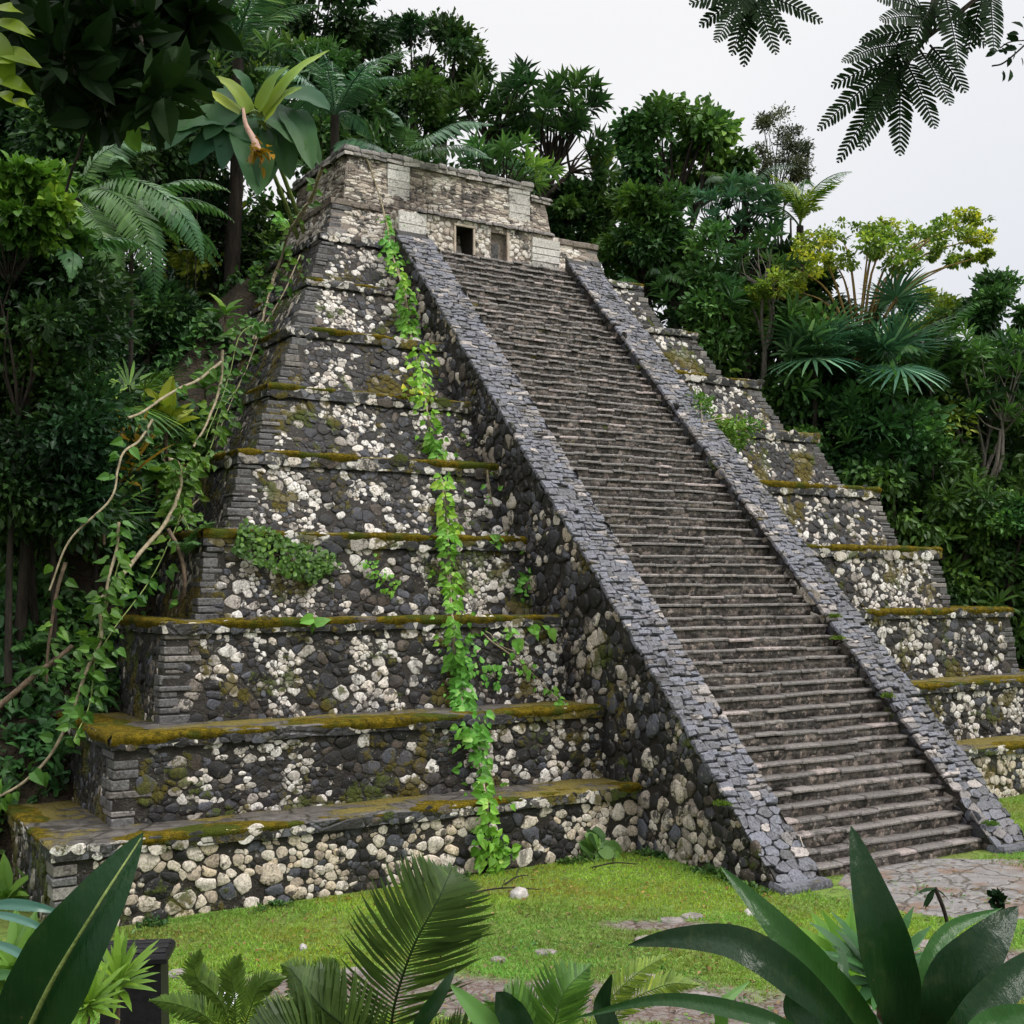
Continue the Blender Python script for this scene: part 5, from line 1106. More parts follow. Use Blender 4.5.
# bush sprawling over the right balustrade
def balbush():
    base = np.array([16.3, 18.9, zb_(18.9)]); o = thing('sprawling_bush', 'pale yellow green bush sprawling across the right balustrade halfway up', 'bush', base)
    mb = MB(); ml = MB()
    for (a, b) in ((655, 405), (672, 412), (690, 418), (705, 425), (718, 440), (728, 455), (700, 400), (665, 422), (740, 440), (712, 462), (748, 425)):
        e = P(a, b, 25.6); s = spline([base, (base + e) / 2 + [0, 0, .12], e], 8); tube(mb, s, .012, 4)
        clumps(ml, [e, e * .6 + base * .4], .3, 150, .10, .055, TO, flat=.6, tone=.8)
    mb.build('stem', B_vine, o, True).location = -base; ml.build('leaves', L_bright, o).location = -base
balbush()
for k, (a, b, lab) in enumerate(((735, 372, 'tiny olive tuft growing on the upper right balustrade'), (838, 640, 'round mossy cushion on the right balustrade two thirds down'), (835, 618, 'small brown moss cushion just above the round one'), (888, 698, 'olive moss cushion near the lower end of the right balustrade'), (722, 806, 'small yellow plant rooted in the left balustrade near its foot'), (990, 826, 'dark moss cushion beside the foot of the right balustrade'), (628, 245, 'dark tuft at the top of the right balustrade'))):
    # meet the balustrade slope
    r = ray(a, b); s = (SL * -Y0 - EYE + .02) / (r[2] - SL * r[1]); q = EYEP + r * s
    o = thing('moss_tuft', lab, 'moss', q); mb = MB(); n = 130; d = rsph(n); d[:, 2] = abs(d[:, 2]); leaves(mb, d * U(.0, .11, (n, 1)) * [1.2, 1, .5] + nn * .01, d + [0, 0, .3], rsph(n), .05, .03, TD, U(.0, .45, n)); mb.build('tuft', L_yel, o)

# ------------------------------------------------------------------ lianas on the left
def liana(label, pts, r, mat, nl=0, L=.16, tone=.5, off=.25, leafmat_=None, u0=0., spread=.12, double=False):
    H = np.array([hullL(a, b, off) for a, b in pts]); 
    for _ in range(2): H[1:-1, 1] = np.minimum(H[1:-1, 1], .5 * (H[:-2, 1] + H[2:, 1]) + .3)
    # keep on the sight lines after smoothing the depth
    D = np.array([depth_lat(h[0], h[1])[0] for h in H]); D = np.convolve(np.pad(D, 1, 'edge'), [.25, .5, .25], 'valid'); D = np.minimum(D, np.interp([q_[0] for q_ in pts], [0, 110, 150, 200, 260, 330], [16.3, 16.9, 18.2, 20.3, 24, 40])); H = np.array([P(a, b, d) for (a, b), d in zip(pts, D - .1)])
    s = spline(H, 10 * len(H), .02); o = thing('liana', label, 'vine', H[-1]); mb = MB(); tube(mb, s, np.linspace(r, r * .7, len(s)) * (1 + .12 * nz(s, 6)), 7)
    if double: tube(mb, s + np.stack([nz(s, 2), 0 * s[:, 0], nz(s + 9, 2)], 1) * .06, r * .5, 5)
    mb.build('stem', mat, o, True).location = -H[-1]
    if nl: mb = MB(); vineleaves(mb, s, nl, L, L * .8, spread, tone=tone, hang=.35, u0=u0); mb.build('leaves', leafmat_ or L_bright, o).location = -H[-1]
    return o
liana('pale liana hanging from the sixth ledge beside the big leaves', [(223, 350), (221, 380), (214, 405), (204, 428), (193, 447)], .028, B_vine, 6)
liana('branch liana running down left from the pale hanging one', [(221, 362), (198, 380), (180, 388), (160, 400), (143, 412), (128, 418)], .026, B_vine, 10)
liana('thick pale liana arching over then sweeping down left through the leaves', [(166, 459), (176, 463), (181, 480), (175, 505), (160, 530), (140, 553), (118, 580), (98, 602)], .042, B_vine, 14, double=False)
liana('long pale liana curving down to the lower left corner of the ledge', [(98, 602), (100, 640), (86, 670), (74, 705), (62, 735), (45, 762), (20, 785), (-8, 800)], .028, B_vine, 26, .2)
liana('brown liana rising from the left edge', [(-8, 712), (12, 695), (35, 675), (55, 660), (72, 646)], .045, B_brown, 4)
liana('thin upright liana beside the tangle', [(66, 562), (58, 590), (52, 625), (48, 655), (47, 682)], .028, B_brown, 14)
liana('short liana dropping from the tall pale one', [(119, 522), (117, 550), (108, 580), (104, 610)], .025, B_vine, 20)
liana('curved brown liana looping over the fourth ledge corner', [(168, 530), (176, 545), (183, 565), (185, 588), (178, 608)], .034, B_brown, 4)
liana('thin liana slanting from the fifth ledge', [(206, 478), (202, 495), (188, 510), (178, 525)], .018, B_vine, 6)
liana('pale twin stems trailing down the left flank below the summit', [(322, 168), (312, 195), (300, 215), (288, 235), (280, 262), (270, 290), (262, 322), (255, 340)], .03, B_vine, 40, .13, .3, double=True, off=.12)
liana('pale shoot looping above the palmetto', [(152, 420), (140, 440), (124, 452), (118, 470), (110, 500), (70, 540), (50, 590)], .02, B_vine, 16)
liana('leafy vine spilling over the left end of the fourth ledge', [(175, 470), (185, 500), (170, 540), (150, 580), (120, 620), (100, 650)], .012, B_green, 80, .15, .45, spread=.22)
liana('leafy vine hanging over the left end of the second ledge', [(120, 560), (108, 600), (95, 650), (90, 700), (75, 740)], .012, B_green, 80, .17, .5, spread=.2)
liana('small leafed vine climbing beside the fifth ledge corner', [(200, 455), (185, 470), (180, 500), (188, 530)], .01, B_green, 110, .12, .5, spread=.3)
liana('leafy vine scrambling up the corner of the sixth and seventh ledges', [(300, 255), (285, 290), (262, 330), (248, 365), (232, 400), (215, 440)], .014, B_vine, 120, .14, .5, spread=.25, off=.15)
liana('leafy strand trailing over the flank of the fifth ledge', [(240, 385), (222, 410), (210, 450), (190, 480), (178, 520)], .012, B_green, 90, .15, .55, spread=.25, off=.15)
liana('leafy runner along the left flank above the fifth ledge', [(262, 322), (240, 335), (228, 380), (205, 440)], .012, B_green, 90, .15, .45, spread=.3)
# rosettes and big leaves on the bank
def rosette_plant(label, px, py, L, W, n, mat, T=TS, elev=.3, f=hullL, off=.15, name='rosette_plant', axis=(-.2, -.5, 1), q=None):
    if q is None:
        q = f(px, py, .2); q = q - nrm(q - EYEP) * (off if off > .5 else 0) * (2.7 if px < 180 else 1.6)
    o = thing(name, label, 'plant', q); mb = MB(); rosettes(mb, [[0, 0, .05]], axis, n, L, W, T, elev, tone=.6); mb.build('leaves', mat, o)
    mb = MB(); tube(mb, [(0, 0, -.35 if off > .5 else min(-.3, float(hgt(q[0], q[1])) - q[2] - .02)), (0, 0, .06)], min(.03, L * .05), 6); mb.build('stem', B_brown, o, True); return o
rosette_plant('golden leaved bromeliad on the bank left of the fourth ledge', 124, 486, 1.0, .12, 24, L_gold, elev=.9, off=.75)
rosette_plant('spiky green bromeliad below the golden one', 104, 522, .8, .07, 26, L_mid, elev=.4, off=.75)
rosette_plant('orange hearted plant with broad upright leaves beside the fifth ledge', 166, 436, .8, .32, 10, L_yel, T=TO, elev=.7, off=.75)
rosette_plant('broad dark heart shaped leaves hanging under the orange hearted plant', 158, 478, .6, .38, 7, L_mid, T=TH, elev=-.3, off=.75)
rosette_plant('glossy broad leaved plant under the hanging liana', 205, 392, .5, .25, 9, L_bright, T=TO, off=.75)
rosette_plant('green star shaped plant on the seventh ledge of the left flank', 225, 318, .45, .16, 10, L_bright, T=TO, off=.75)
rosette_plant('leafy clump on the left flank under the temple', 283, 262, .4, .14, 14, L_mid, T=TO)
rosette_plant('bright rosette at the foot of the lowest terrace on the left', 36, 888, .42, .05, 30, L_mid, q=G(36, 900))
rosette_plant('broad leaved seedling left of the bright rosette', 8, 885, .5, .16, 12, L_mid, T=TO, q=G(8, 905))
for k, (a, b, lab) in enumerate(((186, 556, 'fern sprouting on the left flank beside the looping liana'), (60, 760, 'fern hanging over the back of the lowest ledge'), (150, 360, 'fern on the bank above the palmetto'), (30, 660, 'fern at the left edge between two lianas'), (15, 560, 'fern in the shade at the left edge below the compound leaved bush'))):
    q = hullL(a, b, .15); o = thing('fern', lab, 'fern', q)
    for j in range(7): addfrond(o, fS, -2.2 + j * .55 + U(-.2, .2), U(.0, .5), U(.7, 1.1))

# ------------------------------------------------------------------ lawn
def lawn():
    n = 330000; pxs = U(-260, 1400, n); D = 9.6 + 14 * rng.random(n) ** 1.25; a = (pxs - 512) / F; x = D * (a * CP + SP); y = D * (-a * SP + CP)
    ok = (y < 14.72) & (hgt(x, y) < .35) & ~((x > SX0 - .02) & (x < SX1 + .02) & (y > 11.75)) & (x > -3); ok |= (x > 25.2) & (y < 22) & (hgt(x, y) < .3)
    dd = dirt(x, y); ok &= rng.random(n) > dd * 1.12 - .02; 
    c = G(955, 888); ax, ay = x - c[0], y - c[1]; e1 = (ax * CP - ay * SP) / 1.75; e2 = (ax * SP + ay * CP) / 1.55; ok &= (e1 ** 2 + e2 ** 2 > 1.12 + .25 * nz2(x, y, 2.5))
    x, y = x[ok], y[ok]; z = hgt(x, y); k = len(x); tone = np.clip(.5 + .38 * nz2(x, y, .8) + .2 * nz2(x, y, 4) + rng.normal(0, .16, k), 0, 1); short = 1 - .45 * sstep(.0, .5, dirt(x, y) + .3 * nz2(x, y, 2))
    mb = MB(); d = rng.normal(0, .75, (k, 3)); d[:, 2] = abs(d[:, 2]) * .6 + .75
    leaves(mb, np.stack([x, y, z - .005], 1), d, rsph(k), U(.03, .075, k) * short, U(.008, .016, k), TD, tone)
    kind(mb.build('grass', leafmat('grass_blade', [(0, (.24, .22, .06)), (.3, (.24, .31, .05)), (.6, (.22, .40, .055)), (1, (.30, .55, .09))], .6, .3)), 'stuff')
    # clover and weed leaves
    n = 9000; pxs = U(60, 1080, n); D = 10.5 + 9 * rng.random(n); a = (pxs - 512) / F; x = D * (a * CP + SP); y = D * (-a * SP + CP)
    ok = (y < 14.7) & ~((x > SX0) & (x < SX1) & (y > 11.7)) & (nz2(x, y, 1.6) > .15) & (hgt(x, y) < .3); x, y = x[ok], y[ok]; k = len(x); mb = MB()
    leaves(mb, np.stack([x, y, hgt(x, y) + U(.015, .05, k)], 1), rng.normal(0, 1, (k, 3)) * [1, 1, .3], [0, 0, 1.], U(.03, .07, k), U(.025, .05, k), TD, U(.2, 1, k)); kind(mb.build('lawn_weeds', L_bright), 'stuff')
    n = 5000; x = np.concatenate([U(2.9, 11.4, n), np.full(n // 2, 11.4) - abs(rng.normal(0, .12, n // 2))]); y = np.concatenate([14.66 - abs(rng.normal(0, .10, n)), U(11.8, 14.7, n // 2)]); ok = nz2(x, y, 2.2) + .5 * nz2(x, y, 6) > .32; x, y = x[ok], y[ok]; k = len(x); mb = MB()
    leaves(mb, np.stack([x, y, hgt(x, y) + U(.005, .06, k)], 1), rsph(k), [0, 0, 1.], U(.04, .12, k), U(.02, .05, k), TD, U(0, .8, k)); kind(mb.build('wall_foot_weeds', L_mid), 'stuff')
    # litter of dead leaves
    n = 1700; pxs = U(60, 1050, n); D = 9.8 + 9 * rng.random(n); a = (pxs - 512) / F; x = D * (a * CP + SP); y = D * (-a * SP + CP); ok = (y < 14.6) & ~((x > SX0) & (x < SX1) & (y > 11.7)) & (hgt(x, y) < .4); x, y = x[ok], y[ok]; k = len(x); mb = MB()
    leaves(mb, np.stack([x, y, hgt(x, y) + .03], 1), rng.normal(0, 1, (k, 3)) * [1, 1, .2], [0, 0, 1.], U(.03, .09, k), U(.02, .045, k), TO, U(0, 1, k)); kind(mb.build('leaf_litter', leafmat('dead_leaf', [(0, (.05, .025, .012)), (.6, (.16, .09, .04)), (1, (.3, .2, .08))], .8, .1)), 'stuff')
lawn()
def rock(label, px, py, rx, ry, h, mat, name='stone', cat='stone', flat=False, group=None):
    c = G(px, py); c[2] = float(hgt(c[0], c[1])) ; o_ = thing
    n1, n2 = 18, 9; mb = MB(); th = np.linspace(0, 2 * PI, n1 + 1)[:-1]; ph = np.linspace(-.5, PI / 2, n2)
    D_ = depth_lat(c[0], c[1])[0]; RX, RY = rx * D_ / F, ry * D_ / F * 2.6
    V = np.stack([np.outer(np.cos(ph), np.cos(th)) * RX, np.outer(np.cos(ph), np.sin(th)) * RY, np.outer(np.sin(ph) ** (1 if not flat else 1), np.ones(n1)) * h], -1)
    if flat: V[..., 2] = np.minimum(V[..., 2], h * .55)
    V = V.reshape(-1, 3); V *= (1 + .16 * nz(V / max(RX, .05) + px, 1.6) + .06 * nz(V / max(RX, .05) + px, 5))[:, None]; a = -PSI
    V = np.stack([V[:, 0] * math.cos(a) - V[:, 1] * math.sin(a), V[:, 0] * math.sin(a) + V[:, 1] * math.cos(a), V[:, 2]], 1)
    i = np.arange(n2 - 1)[:, None] * n1; j = np.arange(n1)[None]; mb.add(V, np.stack([i + j, i + (j + 1) % n1, i + n1 + (j + 1) % n1, i + n1 + j], -1).reshape(-1, 4), .8)
    o = mb.build(name, mat, None, not flat); o.location = c; return tag(o, label, cat, group)
M_rock = simple('pale_rock', (.24, .22, .20), (.52, .49, .46), 9, .7, .02); M_flat = simple('flat_stone', (.12, .10, .095), (.27, .235, .22), 7, .6, .02)
rock('white rounded stone lying in the grass under the creeper', 519, 896, 10, 5, .12, M_rock)
rock('small white pebble on the lawn in front of the left balustrade', 749, 914, 5, 3, .06, M_rock, 'pebble', 'pebble')
rock('pale pebble in the grass below the lowest terrace', 303, 948, 4, 2.6, .05, M_rock, 'pebble', 'pebble')
for (a, b, rx, ry, lab) in ((546, 952, 12, 3.5, 'flat stone sunk in the middle of the lawn'), (692, 917, 11, 4, 'flat stone sunk beside the smaller one, before the left balustrade'), (672, 921, 13, 4, 'flat stone left of its twin, before the left balustrade'), (648, 940, 13, 6, 'worn flat stone at the edge of the bare soil'), (498, 961, 8, 3, 'little flat stone at the left edge of the bare soil'), (935, 945, 26, 5, 'broad flat slab below the round paving'), (985, 960, 22, 6, 'cracked flat slab at the right edge below the paving'), (1010, 985, 24, 8, 'largest flat slab at the lower right edge'), (700, 1000, 24, 7, 'flat stone in the bare soil behind the strap leaved plant'), (560, 985, 20, 5, 'wet flat stone in the bare soil above the light fern'), (640, 978, 18, 5, 'flat stone in the bare soil right of the light fern'), (360, 972, 18, 5, 'flat stone in the bare soil left of the big fern'), (178, 975, 12, 5, 'dark rough stone beside the black box')):
    rock(lab, a, b, rx, ry, .05, M_flat, 'flat_stone', 'stone', True)
def twigs():
    for k, (a, b, L_, az, lab) in enumerate(((470, 893, .9, .1, 'dark dead stick on the grass left of the white stone'), (505, 884, .5, .9, 'short broken twig leaning at the foot of the creeper'), (590, 868, .7, .2, 'thin twig in the grass near the corner of the lowest terrace'))):
        c = G(a, b, .03); mb = MB(); s = spline([c, c + [L_ * .5 * math.cos(az - PSI), L_ * .5 * math.sin(az - PSI), .05], c + [L_ * math.cos(az - PSI), L_ * math.sin(az - PSI), .02]], 12, .02); tube(mb, s, np.linspace(.014, .006, 12), 5)
        tube(mb, [s[5], s[5] + [.1, .08, .08], s[5] + [.18, .16, .07]], .006, 4); tag(mb.build('twig', B_dark, None, True), lab, 'twig')
twigs()
# black box on the near bank
def box():
    c = P(136, 962, 8.3); gz = float(hgt(c[0], c[1])); top = P(136, 952, 8.3)[2]; o = thing('black_box', 'black rectangular box with a ridged lid standing in the plants at the lower left', 'box', (c[0], c[1], gz)); o.rotation_euler = (0, 0, -PSI + .12)
    mk = simple('black_plastic', (.004, .004, .005), (.010, .010, .012), 20, .5, .003, .25); w, d, h = .42, .34, top - gz
    mb = MB(); block(mb, (0, 0, -.05), (1, 0, 0), (0, 1, 0), (0, 0, 1), w, d, h + .0, .5, .0, .02); mb.build('body', mk, o)
    mb = MB(); block(mb, (0, 0, h - .03), (1, 0, 0), (0, 1, 0), (0, 0, 1), w + .05, d + .05, .055, .5, .0, .012)
    for k in range(3): block(mb, (0, -.11 + .11 * k, h + .022), (1, 0, 0), (0, 1, 0), (0, 0, 1), w + .02, .07, .022, .5, 0, .008)
    mb.build('lid', mk, o)
    c = G(228, 994, .35); q = P(228, 993, 8.8); mb = MB(); z = float(hgt(q[0], q[1]))
    rock('crumpled white paper scrap among the ferns at the lower left', 228, 990, 1, 1, .01, M_rock) if False else None
    V = rng.normal(0, 1, (30, 3)) * [.09, .06, .03]; hull_ = MB(); leaves(hull_, np.array([[0, 0, 0], [.02, .01, .02], [-.03, 0, .01], [.05, -.02, .01]]), rng.normal(0, 1, (4, 3)) * [1, .6, .2], [0, -.3, 1.], .16, .14, TO); p = hull_.build('paper_scrap', simple('white_paper', (.7, .7, .7), (.82, .82, .82), 5, .8)); p.location = P(226, 992, 8.5); p.location[2] = max(p.location[2], float(hgt(q[0], q[1])) + .02); tag(p, 'crumpled white paper scrap among the ferns at the lower left', 'paper')
box()

# ------------------------------------------------------------------ plants close to the camera
def bladeplant(label, root, name, specs, mat, cat='plant', up=(-.45, -.75, .5)):
    "specs: (spine [(px,py,D)...], width px at its middle, tone, fold)"
    b = P(*root); gz = float(hgt(b[0], b[1])) - .05; base = np.array([b[0], b[1], min(gz, b[2] - .1)]); o = thing(name, label, cat, base)
    mb = MB(); tube(mb, spline([base, base * .5 + b * .5 + [.01, .01, 0], b], 8), np.linspace(.045, .025, 8), 8); mb.build('stem', B_green, o, True).location = -base
    for (sp, w, r, fd, *m_) in specs:
        pts = [P(*q) for q in sp]
        if sp[0][1] > 985: pts = [b] + pts
        Dm = np.mean([q[2] for q in sp]); mb = MB()
        leafshape(mb, spline(pts, 26), w * .88 * Dm / F, nrm(up), 7, fd, r, prof=lambda s: np.clip(np.minimum(s * 2.1 + .12, 1), 0, 1) * np.clip((1 - s) * 2.3, 0, 1) ** .72, wav=.008)
        mb.build('leaf', m_[0] if m_ else mat, o, True).location = -base
    return o
bladeplant('big dark green plant of long strap leaves filling the lower right corner', (868, 1075, 2.0), 'strap_leaf_plant', [
    ([(900, 1030, 2.0), (886, 960, 1.98), (868, 890, 2.0), (851, 826, 2.05)], 62, .25, .14), ([(868, 1030, 2.0), (822, 980, 1.95), (775, 925, 1.95), (721, 867, 2.0)], 46, .75, .10),
    ([(850, 1035, 1.9), (800, 985, 1.85), (740, 945, 1.85), (680, 938, 1.9), (628, 945, 1.95)], 42, .15, .10), ([(850, 1030, 2.0), (800, 960, 2.0), (750, 940, 2.05), (698, 934, 2.1)], 20, .4, .1),
    ([(935, 1035, 1.9), (955, 985, 1.88), (990, 940, 1.9), (1018, 906, 1.95)], 66, .1, .06), ([(925, 1030, 2.05), (928, 975, 2.05), (950, 930, 2.1), (1002, 908, 2.15)], 26, .9, .1),
    ([(800, 1034, 1.8), (740, 1012, 1.8), (660, 1000, 1.85), (575, 1018, 1.9)], 20, .6, .14), ([(840, 1035, 2.2), (800, 1012, 2.2), (790, 985, 2.2)], 50, .1, .05),
    ([(940, 1050, 1.7), (990, 1000, 1.7), (1040, 960, 1.75), (1090, 950, 1.8)], 40, .2, .1), ([(950, 1060, 1.6), (1000, 1020, 1.6), (1060, 1010, 1.6)], 36, .8, .1),
    ([(870, 1030, 2.3), (845, 985, 2.3), (842, 955, 2.35), (832, 945, 2.4)], 14, .6, .1), ([(880, 1030, 2.3), (840, 990, 2.3), (805, 970, 2.3), (775, 975, 2.35)], 14, .5, .1)], L_gloss)
bladeplant('single huge dark green leaf with a pale midrib rising from the lower left corner', (0, 1130, 1.45), 'broad_leaf_plant', [([(8, 1075, 1.45), (50, 985, 1.42), (98, 905, 1.42), (143, 833, 1.46)], 98, .35, .07), ([(-20, 1080, 1.3), (-60, 1000, 1.3), (-90, 930, 1.3)], 80, .4, .07)], L_gloss)
_m = MB(); _s = spline([P(*q) for q in ((8, 1075, 1.44), (50, 985, 1.41), (98, 905, 1.41), (141, 838, 1.45))], 24); tube(_m, _s, np.linspace(.0035, .001, 24), 5)
for o_ in list(bpy.data.objects):
    if o_.name.startswith('broad_leaf_plant'): _k = _m.build('midrib', B_green, o_, True); _k.location = -np.array(o_.location)
bladeplant('plant with three pale wet arching leaves at the left edge', (-60, 960, 1.7), 'arching_leaf_plant', [([(-40, 915, 1.7), (0, 905, 1.7), (35, 907, 1.7), (66, 914, 1.72)], 13, .1, .1), ([(-40, 915, 1.6), (0, 915, 1.6), (35, 925, 1.6), (60, 942, 1.62)], 9, .8, .1), ([(-40, 935, 1.6), (0, 945, 1.6), (25, 957, 1.6), (45, 974, 1.62)], 10, .9, .1), ([(-40, 975, 1.9), (0, 975, 1.9), (20, 972, 1.9)], 12, .4, .1, L_mid)], L_pale)
bladeplant('dark pointed leaves standing between the ferns at the bottom centre', (480, 1080, 2.1), 'pointed_leaf_plant', [([(420, 1040, 2.1), (440, 995, 2.1), (456, 968, 2.12)], 18, .2, .1), ([(520, 1040, 2.1), (505, 1005, 2.1), (496, 992, 2.1)], 34, .1, .08), ([(500, 1045, 2.1), (475, 1010, 2.1), (450, 984, 2.12)], 26, .8, .1, L_mid), ([(600, 1045, 2.0), (602, 1005, 2.0), (612, 974, 2.0)], 24, .1, .08), ([(700, 1040, 2.4), (722, 1005, 2.4), (750, 981, 2.45)], 16, .8, .1, L_mid)], L_gloss)
_b = P(395, 1090, 2.6); _t = thing('fern', 'large olive green fern whose central frond stands tall at the bottom centre', 'fern', (_b[0], _b[1], float(hgt(_b[0], _b[1]))))
_m = MB(); tube(_m, spline([np.array(_t.location) - [0, 0, .05], _b], 4), .02, 6); _m.build('stem', B_brown, _t, True).location = -np.array(_t.location)
for pxs, ll, nn_ in (([(395, 1090, 2.6), (392, 1020, 2.55), (412, 950, 2.5), (438, 900, 2.5), (452, 868, 2.55)], 80, 46), ([(395, 1090, 2.6), (360, 1040, 2.5), (320, 1005, 2.45), (290, 968, 2.5)], 52, 34), ([(395, 1090, 2.6), (350, 1050, 2.5), (290, 1030, 2.4), (245, 1030, 2.4)], 50, 34), ([(395, 1090, 2.6), (460, 1050, 2.5), (500, 1040, 2.4)], 40, 30)):
    fernfrond('', pxs, 0 + 0, 1, 1, 2, L_fern, own=_t) if False else None
    pts = spline([P(*q) for q in pxs], 30); mb = MB(); pinnate(mb, pts, nrm([-.4, -.8, .25]), nn_ + 26, ll * 2.5 / F, 5.6 * 2.5 / F, 1.35, .75, .06, rach=.004, start=.1, rr=0., tw=.35); mb.build('frond', L_fern, _t).location = -np.array(_t.location)
L_fern2 = leafmat('leaf_young_fern', [(0, (.025, .06, .012)), (.6, (.06, .13, .022)), (1, (.11, .21, .035))], .5, .35, .2)
def nearfern(label, root, fronds, mat, ll, lw, n=34, up=(-.4, -.8, .35)):
    b = P(*root); o = thing('fern', label, 'fern', (b[0], b[1], min(b[2] - .05, float(hgt(b[0], b[1]))))); L0 = -np.array(o.location)
    mb = MB(); tube(mb, spline([-L0, b], 4), .012, 5); mb.build('stem', B_brown, o, True).location = L0
    for f_ in fronds:
        pts = spline([b] + [P(*q) for q in f_], 24); mb = MB(); pinnate(mb, pts, nrm(up), n, ll, lw, 1.25, .6, .1, rach=.003, start=.15, rr=.3, tw=.25); mb.build('frond', mat, o).location = L0
    return o
nearfern('light green fern with one broad frond right of the tall fern', (545, 1080, 2.6), [[(553, 1030, 2.6), (566, 990, 2.6), (590, 965, 2.65)], [(530, 1040, 2.6), (515, 1010, 2.6), (505, 1000, 2.6)]], L_bright, .085, .009, 50)
nearfern('pale arching fern leaning right behind the strap leaves', (600, 1060, 3.4), [[(605, 1010, 3.4), (635, 975, 3.4), (672, 953, 3.45)], [(620, 1010, 3.4), (665, 985, 3.4), (700, 985, 3.4)]], L_yel, .06, .008, 46)
nearfern('small feathery fern left of the tall fern', (235, 1060, 3.2), [[(225, 1010, 3.2), (205, 985, 3.2), (180, 975, 3.2)], [(235, 1000, 3.2), (232, 975, 3.2), (240, 955, 3.2)], [(210, 1020, 3.1), (180, 1005, 3.1), (150, 1000, 3.1)], [(250, 1010, 3.2), (262, 985, 3.2), (285, 978, 3.2)], [(215, 1005, 3.2), (195, 972, 3.2), (200, 950, 3.2)]], L_fern2, .05, .0075, 48)
nearfern('dark fern behind the tall fern, reaching left', (330, 1060, 3.4), [[(318, 1000, 3.4), (300, 975, 3.4), (282, 965, 3.4)], [(330, 1000, 3.4), (325, 975, 3.4), (335, 960, 3.4)]], L_fern2, .062, .008, 54)
rosette_plant('fresh light green grassy clump beside the black box', 0, 0, .17, .026, 44, L_bright, q=P(118, 1000, 4.4), elev=.5, name='grassy_clump')
rosette_plant('lower grassy clump under the huge leaf', 0, 0, .15, .024, 40, L_bright, q=P(88, 1022, 4.2), elev=.5, name='grassy_clump')
rosette_plant('shaded broad leaved clump in the lower left corner behind the huge leaf', 0, 0, .2, .06, 22, L_mid, T=TO, q=P(20, 1000, 3.6), elev=.4, name='leafy_clump')
rosette_plant('glossy small leaved clump at the foot of the strap leaves', 0, 0, .16, .03, 40, L_mid, q=P(880, 1005, 2.7), elev=.5, name='leafy_clump')
rosette_plant('bright leafed clump between the strap leaves at the bottom', 0, 0, .2, .06, 24, L_bright, T=TO, q=P(845, 1010, 3.0), elev=.3, name='leafy_clump')
def stalk(label, pxs, D, head):
    s = spline([P(x, y, D) for x, y in pxs], 14); g = s[0].copy(); g[2] = float(hgt(g[0], g[1])); s = np.vstack([g, s]); o = thing('flower_stalk', label, 'stalk', g); mb = MB(); tube(mb, s, .0035 * D / 2, 5); mb.build('stem', B_dark, o, True).location = -g
    mb = MB()
    if head: clumps(mb, [s[-1]], .0045 * D, 60, .007 * D, .005 * D, TO, tone=.4)
    else: leaves(mb, np.repeat(s[-1][None], 5, 0), [[-1, 0, -.8], [1, 0, -.9], [-.6, .2, -1], [.5, -.2, -.3], [-1, 0, .1]], (0, -.5, 1.), .06, .014, TS)
    mb.build('head', L_sil, o).location = -g
stalk('thin dark stalk with a drooping dried head standing before the round paving', [(948, 925), (942, 905), (935, 888)], 3.2, False)
stalk('short stalk with a dark round bud above the strap leaves at the right', [(1000, 935), (999, 915), (998, 900)], 2.3, True)

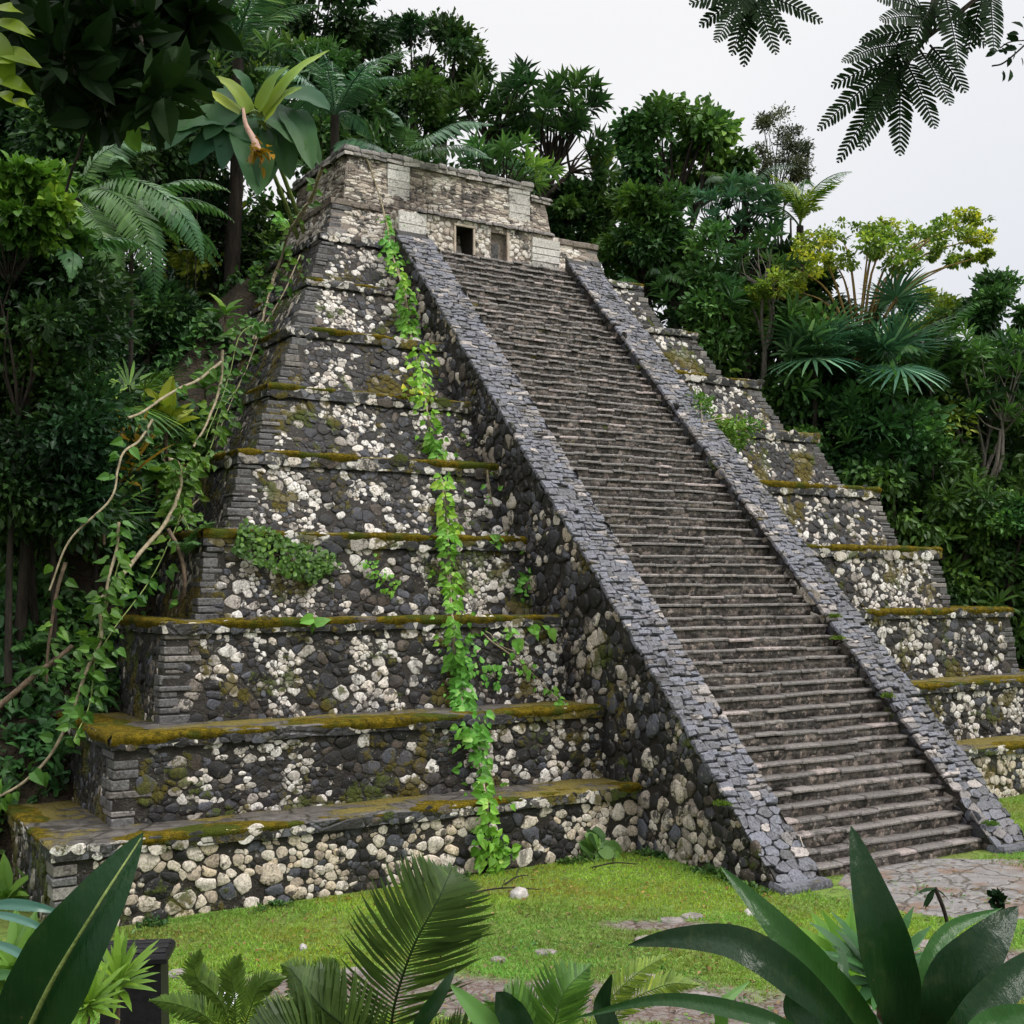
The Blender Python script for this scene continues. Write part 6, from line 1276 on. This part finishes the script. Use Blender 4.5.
# overhanging branches at the top
def overhead():
    def bip(label, origin, specs, D, ll, lw, n, mat=L_sil):
        b = P(*origin, D); o = thing('overhanging_branch', label, 'branch', b); mb = MB()
        back = P(origin[0] + 60, origin[1] - 260, D + .2); tube(mb, spline([back, (back + b) / 2 + [.02, 0, .02], b], 8), np.linspace(.03, .012, 8), 6); mb.build('stem', B_dark, o, True).location = -b
        for (x0, y0, x1, y1, w) in specs:
            A = P(x0, y0, D); E_ = P(x1, y1, D + U(-.25, .1)); m_ = (A + E_) / 2 + [0, 0, .04 * np.linalg.norm(E_ - A)]; s = spline([A, m_, E_], 20)
            mb = MB(); k = max(14, int(n * np.linalg.norm(E_ - A))); pinnate(mb, s, nrm([-.45, -.85, .15]), k, ll * w, lw, 1.15, .8, .03, T_ovate(.06, .05, ((.08, .40), (.5, .5), (.85, .40))), rach=.0042, start=.08, rr=0., prof=lambda t: np.sin(np.clip(t * .85 + .15, 0, 1) * PI) ** .5)
            mb.build('frond', mat, o).location = -b
            if np.linalg.norm(A - b) > .05: q = MB(); tube(q, spline([b, A], 4), .006, 4); q.build('twig', B_dark, o, True).location = -b
        return o
    bip('dark feathery branch hanging into the sky at the top centre', (752, -12), [(752, -10, 716, 42, 1), (752, -8, 690, 4, 1), (752, -5, 732, 55, .9), (752, -5, 744, 66, .9), (752, -5, 776, 54, .9), (755, -8, 822, 22, .9), (752, -8, 700, 26, .9), (758, -5, 790, 44, .7)], 4.2, .050, .0125, 66)
    bip('larger dark feathery branch sweeping down at the top right', (925, 40), [(905, 60, 818, 130, 1), (905, 65, 838, 162, 1), (905, 45, 842, 62, .8), (905, 55, 832, 86, 1), (903, 70, 860, 150, 1), (900, 75, 900, 155, 1.1), (905, 60, 935, 128, 1.1), (920, 50, 950, 105, 1.1), (930, 45, 965, 92, 1.1), (915, 30, 860, 42, .9), (925, 10, 875, -2, .9), (935, 0, 905, 60, 1.2), (945, -5, 960, 70, 1.2), (985, -10, 968, 52, 1.0), (990, -10, 994, 52, 1.), (930, 20, 880, 20, .9), (950, 10, 985, 45, 1.), (912, 40, 870, 110, 1.)], 4.2, .052, .0125, 64)
    b = P(1050, 20, 4.6); o = thing('leafy_twig', 'twig of small dark oval leaves at the right edge under the feathery branch', 'twig', b); mb = MB(); s = spline([b, P(1030, 40, 4.6), P(1005, 62, 4.6), P(992, 66, 4.6)], 16); tube(mb, s, .004, 4); tube(mb, spline([P(1030, 40, 4.6), P(1010, 42, 4.6), P(1000, 48, 4.6)], 8), .003, 4); mb.build('stem', B_dark, o, True).location = -b
    mb = MB(); vineleaves(mb, s, 44, .045, .026, .06, T=TO, hang=.5, tone=.5); mb.build('leaves', L_sil, o).location = -b
    # broad leaved canopy overhead on the left
    b = P(60, -140, 5.2); o = thing('overhanging_branch', 'dark broad leaved canopy overhanging the upper left corner', 'branch', b); mb = MB(); ml = MB(); C = []
    for (a, c_, r) in ((20, 20, 30), (55, 35, 34), (95, 30, 34), (135, 30, 34), (170, 25, 26), (110, 75, 30), (75, 85, 30), (145, 70, 26), (175, 60, 20), (125, 105, 20), (65, 60, 30), (30, 60, 22), (100, 10, 40), (50, 0, 40), (150, 0, 36), (98, 110, 16), (160, 95, 14), (190, 12, 14)):
        e = P(a, c_, 5.0 + U(-.5, .6)); C.append((e, r)); tube(mb, spline([b, (b + e) / 2 + [0, 0, .1], e], 8), np.linspace(.02, .006, 8), 5)
    for e, r in C: clumps(ml, [e], r * 5 / F * 1.15, 46, .16, .085, TO, flat=.9, upb=.2, tone=.4)
    tube(mb, spline([P(88, 120, 5), P(80, 150, 5), P(72, 170, 5), P(66, 192, 5)], 10), .006, 4)
    mb.build('stem', B_dark, o, True).location = -b; ml.build('leaves', L_sil, o).location = -b
    mb = MB()
    for (x0, y0, x1, y1) in ((128, 118, 140, 152), (120, 95, 150, 130), (100, 80, 132, 112), (128, 70, 150, 112)): leafshape(mb, spline([P(x0, y0, 4.9), P((x0 + x1) / 2 - 3, (y0 + y1) / 2, 4.85), P(x1, y1, 4.9)], 10), 20 * 4.9 / F, nrm([-.4, -.8, .2]), 5, .08, .85)
    mb.build('lit_tone_leaves', L_bright, o, True).location = -b  # these few leaves look lit through a brighter leaf colour
    mb = MB()
    for (x0, y0, x1, y1, w) in ((-5, 20, 38, 40, 16), (-5, 50, 42, 68, 20), (-5, 78, 35, 95, 18), (-6, 60, 20, 62, 22), (0, 92, 18, 108, 12), (10, 100, 34, 112, 10), (-8, 30, 12, 90, 24), (-6, 8, 24, 14, 14)): leafshape(mb, spline([P(x0, y0, 4.4), P((x0 + x1) / 2, (y0 + y1) / 2 - 3, 4.35), P(x1, y1, 4.4)], 10), w * 4.4 / F, nrm([-.4, -.7, .4]), 5, .1, U(.4, 1))
    o2 = thing('leafy_twig', 'yellow green leaves lit through at the upper left edge', 'twig', P(-20, 40, 4.4)); mb.build('leaves', L_yelN, o2, True).location = -np.array(o2.location); mb = MB(); tube(mb, spline([P(-30, -160, 4.6), P(-20, 0, 4.45), P(-10, 100, 4.4)], 10), .008, 5); mb.build('stem', B_dark, o2, True).location = -np.array(o2.location)
L_yelN = leafmat('leaf_lit_through', [(0, (.10, .19, .015)), (1, (.30, .40, .03))], .4, .55)  # back-lit glow is partly put into the yellow-green colour, partly real translucency
overhead()
